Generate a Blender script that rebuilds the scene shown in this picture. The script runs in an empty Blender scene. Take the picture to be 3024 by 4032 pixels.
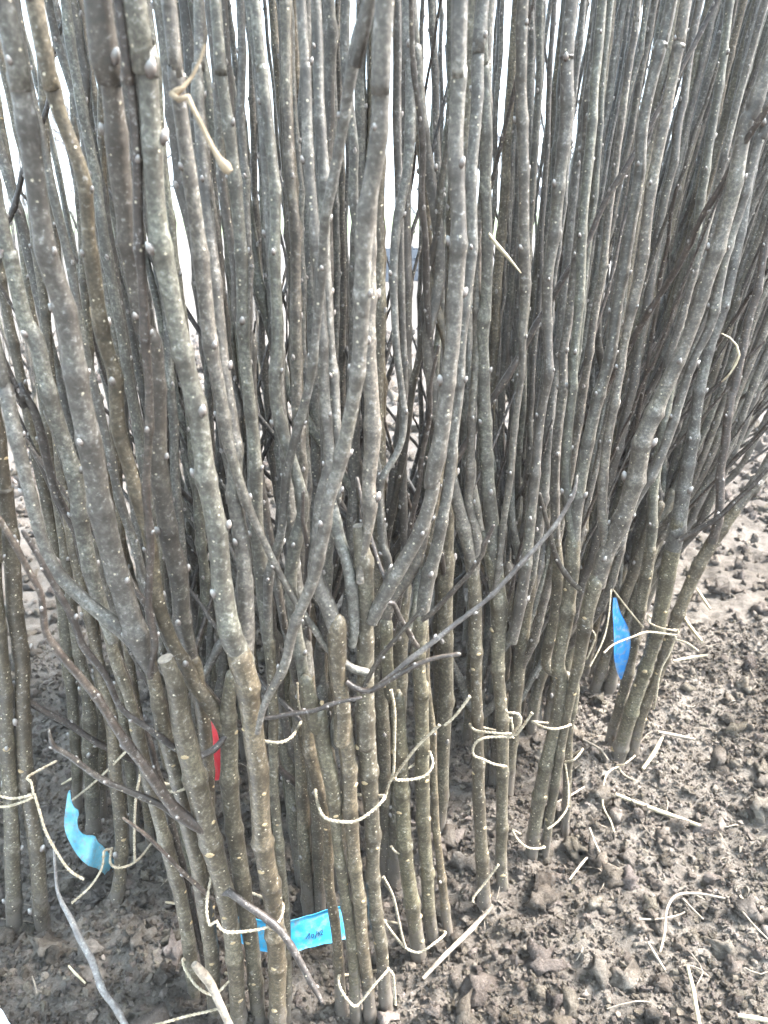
import bpy, math, random
import numpy as np
from mathutils import Vector, Matrix, noise
random.seed(11); rng = np.random.default_rng(5)
S = bpy.context.scene
COL = S.collection
R = math.radians

# ------------------------------------------------------------------ camera
F, CX, CY, H, PITCH = 3030.0, 1512.0, 2016.0, 0.60, R(21.5)
cd = bpy.data.cameras.new('camera'); cam = bpy.data.objects.new('camera', cd); COL.objects.link(cam)
cam.location = (0, 0, H); cam.rotation_euler = (math.pi/2 - PITCH, 0, 0)
cd.sensor_fit = 'VERTICAL'; cd.sensor_height = 34.6; cd.sensor_width = 25.95; cd.lens = F/4032*34.6
cd.clip_start = 0.02; cd.clip_end = 2000
cd.dof.use_dof = True; cd.dof.focus_distance = 0.60; cd.dof.aperture_fstop = 15.0
S.camera = cam

# ------------------------------------------------------------------ sky, sun, exposure
SUN_EL, SUN_AZ = R(47), R(80)            # azimuth measured from +Y towards +X
w = bpy.data.worlds.new('World'); S.world = w; w.use_nodes = True
nt = w.node_tree; nt.nodes.clear()
out = nt.nodes.new('ShaderNodeOutputWorld'); bg = nt.nodes.new('ShaderNodeBackground')
sky = nt.nodes.new('ShaderNodeTexSky'); sky.sky_type = 'NISHITA'; sky.sun_disc = False
sky.sun_elevation = SUN_EL; sky.sun_rotation = SUN_AZ; sky.dust_density = 4.0; sky.air_density = 1.0; sky.ozone_density = 1.0
mixw = nt.nodes.new('ShaderNodeMix'); mixw.data_type = 'RGBA'; mixw.inputs['Factor'].default_value = 0.62
mixw.inputs['B'].default_value = (6.4, 8.2, 9.6, 1)      # thin bright overcast veil over the blue
nt.links.new(sky.outputs[0], mixw.inputs['A']); nt.links.new(mixw.outputs['Result'], bg.inputs[0])
nt.links.new(bg.outputs[0], out.inputs[0]); bg.inputs[1].default_value = 0.09
sd = bpy.data.lights.new('sun', 'SUN'); sun = bpy.data.objects.new('sun', sd); COL.objects.link(sun)
sd.energy = 4.0; sd.angle = R(24); sd.color = (1, .992, .98)
sdir = Vector((math.sin(SUN_AZ)*math.cos(SUN_EL), math.cos(SUN_AZ)*math.cos(SUN_EL), math.sin(SUN_EL)))
sun.rotation_euler = (-sdir).to_track_quat('-Z', 'Y').to_euler(); sun.location = (3, 2, 6)
vs = S.view_settings; vs.view_transform = 'Standard'; vs.look = 'None'; vs.gamma = 1; vs.exposure = 2.85
GLARE_VEIL = .010
S.render.use_motion_blur = False
S.cycles.max_bounces = 4; S.cycles.diffuse_bounces = 1; S.cycles.volume_bounces = 0; S.cycles.adaptive_threshold = .03

# ------------------------------------------------------------------ pixel helpers (source pixels of the photograph)
FW = Vector((0, math.cos(PITCH), -math.sin(PITCH))); UP = Vector((0, math.sin(PITCH), math.cos(PITCH)))
CAM = Vector((0, 0, H))
def at(px, py, Y):
    d = FW + UP*(-(py-CY)/F) + Vector((1, 0, 0))*((px-CX)/F)
    return CAM + d*(Y/d.y)
def depth_at(py, Y): return Y/(FW.y + UP.y*(-(py-CY)/F))
CROPS = {'c1': (0, 0, 1.0972), 'c2': (1512, 0, 1.0972), 'c3': (0, 1344, 1.0972), 'c4': (1512, 1344, 1.0972),
         'c5': (0, 2688, 1.0972), 'c6': (1512, 2688, 1.0972), 'b3': (0, 2000, 1.843), 'b4': (900, 1900, 1.659),
         'b5': (2200, 2000, 1.843), 'b6': (600, 3200, 1.508), 'b2': (0, 1100, 2.211), 'b7': (2300, 1000, 2.211),
         'b1': (1400, 600, 2.37), 'b8': (0, 3000, 2.143), 'd2': (1900, 1200, 2.765)}
def px(*segs):
    o = []
    for k, pts in segs:
        x0, y0, s = CROPS[k]
        for p in pts:
            o.append([x0+p[0]/s, y0+p[1]/s, p[2]/s if len(p) > 2 else None])
    ws = [(i, p[2]) for i, p in enumerate(o) if p[2] is not None]
    if ws:
        xi = [a for a, b in ws]; yi = [b for a, b in ws]
        for i, p in enumerate(o):
            p[2] = float(np.interp(i, xi, yi))
    return o
def trace(Y0, Y1, *segs):
    o = px(*segs); a, b = o[0][1], o[-1][1]; L = [0]
    for p, q in zip(o, o[1:]): L.append(L[-1]+math.hypot(p[0]-q[0], p[1]-q[1]))
    res = []
    for p, l in zip(o, L):
        Y = Y0+(Y1-Y0)*l/L[-1]
        res.append((at(p[0], p[1], Y), .42*p[2]*depth_at(p[1], Y)/F))
    return res

# ------------------------------------------------------------------ ground height
def gh(x, y):
    d = math.hypot(x, y-.6)
    f = 1/(1+(d/2.5)**2)
    z = 0.012*noise.noise((x*3.1, y*3.1, .3)) + 0.007*noise.noise((x*11, y*11, 4.3)) + 0.0085*noise.noise((x*33, y*33, 8.1)) + .0050*noise.noise((x*78, y*78, 2.1))*f
    if d < 4:
        n = noise.noise((x*19+3, y*19, 1.7)); z += 0.006*max(0, n)
    # loosened bank along the right side of the row
    u = (x*0.74-y*0.67)+.20
    z += 0.05*math.exp(-((u-.28)/.13)**2)*(1/(1+math.exp(-max(-9, min(9, (y-.62)/.06)))))
    # bank on the left and the scrape behind the front bundles
    z += 0.03*math.exp(-((x+.17)**2+(y-.47)**2)/.011)
    z -= 0.03*math.exp(-((x+.02)**2+(y-.50)**2)/.010)
    z += 0.05*noise.noise((x*.5, y*.5, 7.7))*min(1, max(0, (d-1.2)/2))
    return z

# ------------------------------------------------------------------ materials
def mat(name):
    m = bpy.data.materials.new(name); m.use_nodes = True
    n = m.node_tree; b = n.nodes['Principled BSDF']; return m, n, b
def N(n, t, **kw):
    x = n.nodes.new(t)
    for k, v in kw.items(): setattr(x, k, v)
    return x
def ramp(n, fac, stops):
    r = n.nodes.new('ShaderNodeValToRGB'); e = r.color_ramp.elements
    e[0].position, e[0].color = stops[0][0], (*stops[0][1], 1)
    e[1].position, e[1].color = stops[-1][0], (*stops[-1][1], 1)
    for p, c in stops[1:-1]:
        q = e.new(p); q.color = (*c, 1)
    n.links.new(fac, r.inputs[0]); return r.outputs[0]
def mixc(n, fac, a, b, mode='MIX'):
    x = n.nodes.new('ShaderNodeMix'); x.data_type = 'RGBA'; x.blend_type = mode
    for s, v in (('Factor', fac), ('A', a), ('B', b)):
        if hasattr(v, 'links'): n.links.new(v, x.inputs[s])
        elif s == 'Factor': x.inputs[s].default_value = v
        else: x.inputs[s].default_value = (*v, 1)
    return x.outputs['Result']
def math_(n, op, a, b=None, c=None):
    x = n.nodes.new('ShaderNodeMath'); x.operation = op
    for i, v in enumerate((a, b, c)):
        if v is None: continue
        if hasattr(v, 'links'): n.links.new(v, x.inputs[i])
        else: x.inputs[i].default_value = v
    return x.outputs[0]
def noise_(n, vec, scale, detail=3, rough=.55):
    x = n.nodes.new('ShaderNodeTexNoise'); x.inputs['Scale'].default_value = scale; x.inputs['Detail'].default_value = detail
    x.inputs['Roughness'].default_value = rough; n.links.new(vec, x.inputs['Vector']); return x.outputs[0]

def bark(name, c_dark, c_mid, c_light, lent=1.0, green=.25):
    m, n, b = mat(name)
    tc = N(n, 'ShaderNodeTexCoord'); oi = N(n, 'ShaderNodeObjectInfo')
    # objects may share a mesh: shift the pattern by the object's random number
    add = N(n, 'ShaderNodeVectorMath', operation='MULTIPLY_ADD')
    cmb = N(n, 'ShaderNodeCombineXYZ'); n.links.new(oi.outputs['Random'], cmb.inputs[0]); n.links.new(oi.outputs['Random'], cmb.inputs[2])
    n.links.new(cmb.outputs[0], add.inputs[0]); add.inputs[1].default_value = (9, 9, 9); n.links.new(tc.outputs['Object'], add.inputs[2])
    v = add.outputs[0]
    big = noise_(n, v, 22, 2, .6); fine = noise_(n, v, 420, 2, .7); blot = noise_(n, v, 120, 2, .75)
    c = ramp(n, math_(n, 'ADD', math_(n, 'MULTIPLY', big, .5), math_(n, 'MULTIPLY', blot, .5)),
             [(.34, c_dark), (.50, c_mid), (.66, c_light)])
    c = mixc(n, 1.0, c, ramp(n, oi.outputs['Random'], [(0, (.62, .55, .50)), (.2, (.95, .95, .95)), (.45, (1.12, 1.0, .88)), (.6, (.80, .78, .74)), (.8, (1.05, 1.05, 1.02)), (1, (.92, .94, .78))]), 'MULTIPLY')
    c = mixc(n, ramp(n, big, [(.54, (0, 0, 0)), (.66, (green,)*3)]), c, (c_mid[0]*.98, c_mid[1]*1.10, c_mid[2]*.72))
    c = mixc(n, ramp(n, fine, [(.38, (.75,)*3), (.62, (0, 0, 0))]), c, (c_dark[0]*.7, c_dark[1]*.68, c_dark[2]*.66))
    c = mixc(n, ramp(n, fine, [(.60, (0, 0, 0)), (.72, (.55,)*3)]), c, (.36, .35, .33))
    # darker ring under every bud
    at_ = N(n, 'ShaderNodeAttribute', attribute_name='node')
    c = mixc(n, math_(n, 'MULTIPLY', at_.outputs['Fac'], .62), c, (c_dark[0]*.5, c_dark[1]*.45, c_dark[2]*.42))
    # soil splashed on the lowest few centimetres
    gp = N(n, 'ShaderNodeNewGeometry'); sz = N(n, 'ShaderNodeSeparateXYZ'); n.links.new(gp.outputs['Position'], sz.inputs[0])
    dm = ramp(n, math_(n, 'ADD', math_(n, 'MULTIPLY', sz.outputs[2], 9.0), math_(n, 'MULTIPLY', math_(n, 'SUBTRACT', blot, .5), 1.6)), [(.15, (.85,)*3), (.42, (0, 0, 0))])
    c = mixc(n, dm, c, (.13, .108, .088))
    # pale lenticels
    vo = N(n, 'ShaderNodeTexVoronoi'); vo.inputs['Scale'].default_value = 215; n.links.new(v, vo.inputs['Vector']); vo.inputs['Randomness'].default_value = 1
    d = ramp(n, vo.outputs['Distance'], [(.09, (1, 1, 1)), (.16, (0, 0, 0))])
    sep = N(n, 'ShaderNodeSeparateColor'); n.links.new(vo.outputs['Color'], sep.inputs[0])
    lm = math_(n, 'MULTIPLY', math_(n, 'MULTIPLY', d, math_(n, 'LESS_THAN', sep.outputs[0], .55)), lent)
    c = mixc(n, lm, c, (.60, .52, .38))
    n.links.new(c, b.inputs['Base Color'])
    b.inputs['Roughness'].default_value = .5; b.inputs['Specular IOR Level'].default_value = .5
    bp = N(n, 'ShaderNodeBump'); bp.inputs['Strength'].default_value = .5; bp.inputs['Distance'].default_value = .0006
    n.links.new(fine, bp.inputs['Height']); n.links.new(bp.outputs[0], b.inputs['Normal'])
    return m
M = {}
M['bark'] = bark('bark', (.058, .047, .032), (.140, .117, .081), (.230, .200, .150), 1.0, .18)
M['bark_shoot'] = bark('bark_shoot', (.066, .058, .049), (.152, .137, .116), (.262, .247, .222), .75, .2)
M['bark_dark'] = bark('bark_dark', (.038, .030, .025), (.078, .062, .052), (.14, .118, .10), .6, .15)
M['bark_grey'] = bark('bark_grey', (.13, .12, .115), (.22, .205, .20), (.34, .33, .32), .5, .05)

def simple(name, c1, c2, scale=60, rough=.7, bump=.3, dist=.001, spec=.3):
    m, n, b = mat(name); tc = N(n, 'ShaderNodeTexCoord'); oi = N(n, 'ShaderNodeObjectInfo')
    f = noise_(n, tc.outputs['Object'], scale, 5, .65)
    c = ramp(n, f, [(.3, c1), (.7, c2)]); n.links.new(c, b.inputs['Base Color'])
    b.inputs['Roughness'].default_value = rough; b.inputs['Specular IOR Level'].default_value = spec
    bp = N(n, 'ShaderNodeBump'); bp.inputs['Strength'].default_value = bump; bp.inputs['Distance'].default_value = dist
    n.links.new(f, bp.inputs['Height']); n.links.new(bp.outputs[0], b.inputs['Normal'])
    return m
M['cut'] = simple('cut_wood', (.12, .10, .08), (.30, .26, .21), 300, .8)
M['scar'] = simple('scar', (.22, .14, .07), (.60, .47, .28), 420, .8, .5)
M['twine'] = simple('twine', (.20, .155, .10), (.55, .47, .35), 350, .9, .6, .0006, .1)
M['straw'] = simple('straw', (.22, .17, .11), (.56, .48, .33), 140, .6, .3)
M['root'] = simple('rootlet', (.13, .10, .075), (.42, .35, .27), 160, .8, .4)
M['dryleaf'] = simple('dry_leaf', (.16, .115, .07), (.38, .29, .19), 160, .7, .4)
M['red'] = simple('red_tag', (.50, .03, .04), (.62, .05, .06), 40, .4, .05)
M['sack'] = simple('white_sack', (.74, .75, .77), (.84, .85, .86), 25, .5, .1)
M['ink'] = simple('ink', (.01, .015, .06), (.02, .03, .09), 50, .6, 0)
M['crate'] = simple('crate', (.02, .028, .04), (.04, .055, .08), 30, .5, .1)
M['moss'] = simple('far_grass', (.08, .11, .035), (.17, .20, .07), 3, .9, .2)
M['fartree'] = simple('far_bark', (.05, .045, .05), (.10, .09, .095), 8, .9, .2)

def bud_mat():
    m, n, b = mat('bud'); tc = N(n, 'ShaderNodeTexCoord'); s = N(n, 'ShaderNodeSeparateXYZ'); n.links.new(tc.outputs['Generated'], s.inputs[0])
    f = noise_(n, tc.outputs['Object'], 900, 3)
    c = ramp(n, math_(n, 'ADD', s.outputs[2], math_(n, 'MULTIPLY', math_(n, 'SUBTRACT', f, .5), .5)), [(.2, (.07, .05, .04)), (.6, (.17, .14, .12)), (1.0, (.42, .40, .37))])
    n.links.new(c, b.inputs['Base Color']); b.inputs['Roughness'].default_value = .45; return m
M['bud'] = bud_mat()
M['buds'] = simple('buds', (.13, .105, .09), (.34, .31, .28), 300, .5, .2)

def tag_mat(name, c1, c2, c3):
    m, n, b = mat(name); tc = N(n, 'ShaderNodeTexCoord')
    f = noise_(n, tc.outputs['Object'], 70, 6, .7); g = noise_(n, tc.outputs['Object'], 220, 4, .6)
    c = ramp(n, f, [(.36, c1), (.55, c2), (.72, c3)])
    c = mixc(n, ramp(n, g, [(.50, (0, 0, 0)), (.68, (.75, .75, .75))]), c, (.30, .30, .28))
    n.links.new(c, b.inputs['Base Color']); b.inputs['Roughness'].default_value = .5; return m
M['tag'] = tag_mat('blue_tag', (.03, .36, .66), (.05, .47, .78), (.22, .55, .74))
M['tag_pale'] = tag_mat('pale_blue_tag', (.12, .42, .56), (.20, .52, .64), (.36, .60, .66))
M['tag_deep'] = tag_mat('deep_blue_tag', (.02, .19, .52), (.03, .25, .60), (.08, .32, .62))

def soil_mat(name, attr):
    m, n, b = mat(name); tc = N(n, 'ShaderNodeTexCoord'); g = N(n, 'ShaderNodeNewGeometry'); v = g.outputs['Position']
    f = noise_(n, v, 45, 8, .72); q = noise_(n, v, 420, 5, .7); L = noise_(n, v, 4.5, 3, .5)
    wet = ramp(n, f, [(.3, (.040, .031, .024)), (.52, (.085, .068, .054)), (.75, (.150, .124, .101))])
    dry = ramp(n, f, [(.3, (.070, .058, .048)), (.5, (.160, .136, .114)), (.72, (.285, .252, .216))])
    c = mixc(n, ramp(n, L, [(.34, (.15, .15, .15)), (.54, (1, 1, 1))]), wet, dry)
    # dry trodden ground away from the bed
    sp = N(n, 'ShaderNodeVectorMath', operation='DISTANCE'); n.links.new(v, sp.inputs[0]); sp.inputs[1].default_value = (.15, .6, 0)
    c = mixc(n, ramp(n, math_(n, 'ADD', math_(n, 'MULTIPLY', sp.outputs['Value'], .25), math_(n, 'MULTIPLY', L, .2)), [(.22, (0, 0, 0)), (.42, (.85, .85, .85))]), c,
             ramp(n, noise_(n, v, 9, 6, .7), [(.3, (.075, .063, .055)), (.7, (.20, .175, .155))]))
    c = mixc(n, ramp(n, q, [(.56, (0, 0, 0)), (.72, (.6, .6, .6))]), c, (.30, .26, .21))
    if attr:
        a = N(n, 'ShaderNodeAttribute', attribute_name='tone'); c = mixc(n, 1.0, c, a.outputs['Color'], 'MULTIPLY')
    n.links.new(c, b.inputs['Base Color']); b.inputs['Roughness'].default_value = .95; b.inputs['Specular IOR Level'].default_value = .12
    bp = N(n, 'ShaderNodeBump'); bp.inputs['Strength'].default_value = 1.0; bp.inputs['Distance'].default_value = .007
    n.links.new(math_(n, 'ADD', math_(n, 'MULTIPLY', q, .35), noise_(n, v, 150, 6, .75)), bp.inputs['Height']); n.links.new(bp.outputs[0], b.inputs['Normal'])
    return m
M['soil'] = soil_mat('soil', False); M['crumb'] = soil_mat('soil_crumb', True)

# ------------------------------------------------------------------ mesh helpers
class MB:
    def __init__(s): s.v = []; s.f = []; s.mi = []; s.node = []
    def add(s, vs, fs, mi=0, node=None):
        o = len(s.v); s.v += [tuple(v) for v in vs]; s.f += [tuple(i+o for i in f) for f in fs]; s.mi += [mi]*len(fs)
        s.node += (node if node is not None else [0.0]*len(vs))
    def mesh(s, name, mats, smooth=True, origin=None):
        me = bpy.data.meshes.new(name)
        v = s.v if origin is None else [(a-origin[0], b-origin[1], c-origin[2]) for a, b, c in s.v]
        me.from_pydata(v, [], s.f)
        for m in mats: me.materials.append(M[m])
        me.polygons.foreach_set('material_index', s.mi)
        me.polygons.foreach_set('use_smooth', [smooth]*len(s.f))
        if any(s.node):
            a = me.attributes.new('node', 'FLOAT', 'POINT'); a.data.foreach_set('value', s.node)
        me.update(); return me
    def build(s, name, mats, parent=None, smooth=True, loc=None):
        me = s.mesh(name, mats, smooth, loc)
        o = bpy.data.objects.new(name, me); COL.objects.link(o)
        if loc is not None: o.location = loc
        if parent is not None: o.parent = parent
        return o
def tag(o, label=None, cat=None, group=None, kind=None):
    for k, v in (('label', label), ('category', cat), ('group', group), ('kind', kind)):
        if v: o[k] = v
    return o
def empty(name, loc):
    o = bpy.data.objects.new(name, None); COL.objects.link(o); o.location = loc; o.empty_display_size = .02; return o

def spline(pts, step):
    """Catmull-Rom through (pos, radius), resampled about every step metres."""
    P = [Vector(p) for p, r in pts]; Rr = [r for p, r in pts]; n = len(P); res = []
    for i in range(n-1):
        p0 = P[max(i-1, 0)]; p1 = P[i]; p2 = P[i+1]; p3 = P[min(i+2, n-1)]
        L = (p2-p1).length; k = max(1, int(L/step))
        for j in range(k):
            t = j/k
            q = .5*((2*p1)+(p2-p0)*t+(2*p0-5*p1+4*p2-p3)*t*t+(3*p1-p0-3*p2+p3)*t**3)
            res.append((q, Rr[i]+(Rr[i+1]-Rr[i])*t))
    res.append((P[-1], Rr[-1])); return res
def tube(mb, path, sides=10, mi=0, cap=True, capmi=None, node=None, rough=0.0, seed=0):
    n = len(path); prev = None; vs = []; nd = []
    for i, (p, r) in enumerate(path):
        a = path[max(i-1, 0)][0]; b = path[min(i+1, n-1)][0]; t = (b-a)
        t = t.normalized() if t.length > 1e-9 else Vector((0, 0, 1))
        if prev is None:
            u = t.orthogonal().normalized()
        else:
            u = prev-t*prev.dot(t); u = u.normalized() if u.length > 1e-6 else t.orthogonal().normalized()
        prev = u; w_ = t.cross(u)
        for k in range(sides):
            an = 2*math.pi*k/sides; rr = r
            if rough: rr *= 1+rough*noise.noise((p.x*60+math.cos(an)*1.3+seed, p.y*60+math.sin(an)*1.3, p.z*45))
            vs.append(p+(u*math.cos(an)+w_*math.sin(an))*rr); nd.append(node[i] if node else 0.0)
    fs = []
    for i in range(n-1):
        for k in range(sides):
            a = i*sides+k; b = i*sides+(k+1) % sides
            fs.append((a, b, b+sides, a+sides))
    mb.add(vs, fs, mi, nd)
    if cap:
        e = (n-1)*sides
        mb.add([vs[k] for k in range(sides)], [tuple(range(sides))[::-1]], mi if capmi is None else mi)
        mb.add([vs[e+k] for k in range(sides)], [tuple(range(sides))], mi if capmi is None else capmi)

def ellipsoid(mb, c, ax, ra, rl, seg=8, rings=5, tip=.75):
    ax = ax.normalized(); u = ax.orthogonal().normalized(); v = ax.cross(u); vs = [c-ax*rl*.5]; fs = []
    for i in range(1, rings):
        th = math.pi*i/rings; z = -math.cos(th); r = math.sin(th)*(1 if z < 0 else 1-(1-tip)*z)
        for k in range(seg):
            a = 2*math.pi*k/seg; vs.append(c+ax*(rl*(z*.75+.25))+(u*math.cos(a)+v*math.sin(a))*ra*r)
    vs.append(c+ax*rl*1.0)
    for k in range(seg): fs.append((0, 1+(k+1) % seg, 1+k))
    for i in range(rings-2):
        for k in range(seg):
            a = 1+i*seg+k; b = 1+i*seg+(k+1) % seg; fs.append((a, b, b+seg, a+seg))
    e = len(vs)-1; o = 1+(rings-2)*seg
    for k in range(seg): fs.append((o+k, o+(k+1) % seg, e))
    mb.add(vs, fs)

BUDS = []
for i in range(4):
    b_ = MB(); ellipsoid(b_, Vector((0, 0, 0)), Vector((.12*i-.15, 0, 1)), .55+.05*i, 1.0+.1*i, 8, 6, .6)
    BUDS.append(b_.mesh('bud', ['bud']))
SCARS = []
for i in range(3):
    b_ = MB(); vs = []; fs = []
    rnd = random.Random(i)
    for ri, (rr, zz) in enumerate(((1.0, -.35), (.85, .25), (.5, .55), (.2, .30))):
        for k in range(9):
            a = 2*math.pi*k/9; q = rr*(1+.2*rnd.uniform(-1, 1)); vs.append((q*math.cos(a)*1.1, q*math.sin(a)*.8, zz+.1*rnd.uniform(-1, 1)))
    for ri in range(3):
        for k in range(9): fs.append((ri*9+k, ri*9+(k+1) % 9, ri*9+9+(k+1) % 9, ri*9+9+k))
    fs.append(tuple(range(27, 36))); b_.add(vs, fs); SCARS.append(b_.mesh('bud_scar', ['scar']))

def stem_path(pts, spacing=.042, kink=.0011, step=.006, first=.02, bulge=.17, seed=0):
    """path with nodes: returns path, node attribute, list of node records (pos, tangent, radius, angle)."""
    rnd = random.Random(seed); base = spline(pts, step); s = 0; S_ = [0]
    for a, b in zip(base, base[1:]): s += (b[0]-a[0]).length; S_.append(s)
    total = s; nodes = []; q = first+rnd.uniform(0, spacing)
    while q < total-.01:
        nodes.append(q); q += spacing*rnd.uniform(.65, 1.4)
    offs = [Vector((rnd.gauss(0, 1), rnd.gauss(0, 1), 0))*kink for _ in range(len(nodes)+2)]
    xs = [0]+nodes+[total]
    path = []; nd = []
    ang0 = rnd.uniform(0, 6.28); rec = []
    for (p, r), sv in zip(base, S_):
        i = max(0, np.searchsorted(xs, sv)-1); i = min(i, len(xs)-2)
        t = (sv-xs[i])/max(1e-6, xs[i+1]-xs[i]); off = offs[i]*(1-t)+offs[i+1]*t
        rr = r; nv = 0
        for qn in nodes:
            dq = sv-qn
            if abs(dq) < .03:
                rr += r*bulge*(.35+1.1*((qn*7919) % 1))*math.exp(-(dq/.0036)**2)+r*.05*math.exp(-((dq+.006)/.012)**2)
                nv = max(nv, math.exp(-((dq+.004)/.0035)**2), .62*math.exp((dq+.002)/.016) if dq < -.002 else 0)
        path.append((p+off, rr)); nd.append(nv)
    for i, qn in enumerate(nodes):
        j = int(np.argmin([abs(a-qn) for a in S_])); a = path[max(0, j-1)][0]; b = path[min(len(path)-1, j+1)][0]
        rec.append((path[j][0], (b-a).normalized(), path[j][1], ang0+i*2.51+rnd.uniform(-.4, .4)))
    return path, nd, rec
def bud_frame(p, t, r, an):
    u = t.orthogonal().normalized(); v = t.cross(u); o = u*math.cos(an)+v*math.sin(an)
    return p+o*r*.90, (t*1.0+o*.45).normalized(), o

def to_ground(pts, deep=.06):
    """carry a traced stem straight down into the soil."""
    p0, r0 = pts[0]; p1 = pts[min(2, len(pts)-1)][0]; d = (p0-p1).normalized()
    if d.z > -.3: d = Vector((d.x*.3, d.y*.3, -1)).normalized()
    if p0.z > -.02:
        pts = [(p0+d*((p0.z+deep)/-d.z), r0*1.05)]+pts
    return pts
def to_top(pts, ztop=1.25):
    """let a shoot that leaves the picture grow on to its full height."""
    p0, r0 = pts[-1]; d = (pts[-1][0]-pts[max(0, len(pts)-3)][0]).normalized(); d = (d+Vector((0, 0, .35))).normalized()
    L = max(.1, (ztop-p0.z)/max(.4, d.z))
    return pts+[(p0+d*L*.5, r0*.78), (p0+d*L+Vector((random.uniform(-.03, .03), random.uniform(-.03, .03), 0)), r0*.35)]

SEED = [100]
def grow(parent, name, pts, material='bark', buds=True, spacing=.042, cut=False, scars=0, kink=.0011, sides=12, own=True, budscale=1.0, step=.0036):
    SEED[0] += 1; rnd = random.Random(SEED[0])
    base = parent.location if parent is not None else Vector((0, 0, 0))
    path, nd, rec = stem_path(pts, spacing, kink, seed=SEED[0], step=step)
    if not cut:
        p, r = path[-1]; t = (p-path[-2][0]).normalized()
        path = path+[(p+t*r*.6, r*.82), (p+t*r*1.05, r*.45), (p+t*r*1.2, r*.1)]; nd = nd+[0, 0, 0]
    mb = MB(); tube(mb, path, sides, 0, True, 1 if cut else None, nd, rough=.07, seed=SEED[0])
    mb.v = [(a-base.x, b-base.y, c-base.z) for a, b, c in mb.v]
    o = mb.build(name, [material, 'cut'], parent)
    if scars:
        n = len(path); 
        for k in range(scars):
            j = int(n*(.10+.8*(k+rnd.random())/scars)); j = min(n-2, max(1, j)); p, r = path[j]
            t = (path[j+1][0]-path[j-1][0]).normalized(); toc = (CAM-p); toc -= t*toc.dot(t); toc.normalize()
            side = t.cross(toc); an = rnd.uniform(-1.25, 1.25); od = toc*math.cos(an)+side*math.sin(an)
            s_ = bpy.data.objects.new('bud_scar', SCARS[rnd.randrange(3)]); COL.objects.link(s_); s_.parent = o
            q = od.to_track_quat('Z', 'Y'); s_.location = p+od*r*.97-base; s_.rotation_euler = q.to_euler(); k_ = r*rnd.uniform(.22, .40); s_.scale = (k_, k_, k_*.8)
    if buds:
        for (p, t, r, an) in rec:
            c, ax, od = bud_frame(p, t, r, an); k_ = (r*.37+.0007)*budscale*rnd.uniform(.8, 1.25)
            b = bpy.data.objects.new('bud', BUDS[rnd.randrange(4)]); COL.objects.link(b); b.parent = o
            b.location = c-base; b.rotation_euler = ax.to_track_quat('Z', 'Y').to_euler(); b.scale = (k_, k_, k_*1.25)
    return o

# ================================================================== SETTING: ground
def axis(lo, hi, d, far_lo, far_hi, g=1.09):
    a = list(np.arange(lo, hi+d*.5, d)); s = d; x = hi
    while x < far_hi: s *= g; x += s; a.append(x)
    s = d; x = lo; b = []
    while x > far_lo: s *= g; x -= s; b.append(x)
    return b[::-1]+a
gx = axis(-.75, 1.05, 0.0046, -60, 60, 1.085); gy = axis(.26, 1.5, 0.0046, -5, 80, 1.08)
vs = []
for y in gy:
    for x in gx: vs.append((x, y, gh(x, y)))
nx, ny = len(gx), len(gy); fs = []
for j in range(ny-1):
    for i in range(nx-1):
        a = j*nx+i; fs.append((a, a+1, a+nx+1, a+nx))
g_ = MB(); g_.add(vs, fs); ground = g_.build('ground', ['soil']); tag(ground, 'loose brown crumbly soil the saplings are heeled into', 'soil', kind='structure')

# uncountable crumbs and clods
def ico(sub):
    import bmesh
    bm = bmesh.new(); bmesh.ops.create_icosphere(bm, subdivisions=sub, radius=1)
    v = np.array([q.co[:] for q in bm.verts]); f = np.array([[q.index for q in p.verts] for p in bm.faces]); bm.free(); return v, f
def rotm(q):
    a, b, c, d = q
    return np.array([[1-2*(c*c+d*d), 2*(b*c-a*d), 2*(b*d+a*c)], [2*(b*c+a*d), 1-2*(b*b+d*d), 2*(c*d-a*b)], [2*(b*d-a*c), 2*(c*d+a*b), 1-2*(b*b+c*c)]])
def lumpy(v, amp, fr, k):
    return np.array([p*(1+amp*noise.noise((p[0]*fr+k*7, p[1]*fr, p[2]*fr))+amp*.5*noise.noise((p[0]*fr*2.3+k*3, p[1]*fr*2.3, p[2]*fr*2.3))) for p in v])
def crumbs(name, n, rmin, rmax, sub, box, power, label):
    V0, F0 = ico(sub); var = [lumpy(V0, 1.5, 1.9, k) for k in range(8)]
    nv = len(V0); V = np.zeros((n*nv, 3)); Fc = np.zeros((n*len(F0), 3), int); T = np.zeros((n*nv, 4))
    for i in range(n):
        x = rng.uniform(box[0], box[1]); y = box[2]+(box[3]-box[2])*rng.uniform(0, 1)**1.3
        r = rmin*(rmax/rmin)**(rng.uniform(0, 1)**power)
        q = rng.normal(size=4); q /= np.linalg.norm(q); sc = r*rng.uniform(.65, 1.2, 3)
        V[i*nv:(i+1)*nv] = (var[i % 8]*sc)@rotm(q).T+np.array([x, y, gh(x, y)+r*.45])
        Fc[i*len(F0):(i+1)*len(F0)] = F0+i*nv
        t = rng.uniform(.55, 1.25) if rng.uniform() < .93 else rng.uniform(1.3, 1.8)
        T[i*nv:(i+1)*nv] = (t, t*rng.uniform(.95, 1.0), t*rng.uniform(.9, 1.0), 1)
    me = bpy.data.meshes.new(name); me.from_pydata(V.tolist(), [], Fc.tolist()); me.materials.append(M['crumb'])
    a = me.attributes.new('tone', 'FLOAT_COLOR', 'POINT'); a.data.foreach_set('color', T.ravel())
    me.polygons.foreach_set('use_smooth', [sub > 1]*len(me.polygons)); me.update()
    o = bpy.data.objects.new(name, me); COL.objects.link(o); tag(o, label, 'soil', kind='stuff')
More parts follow.
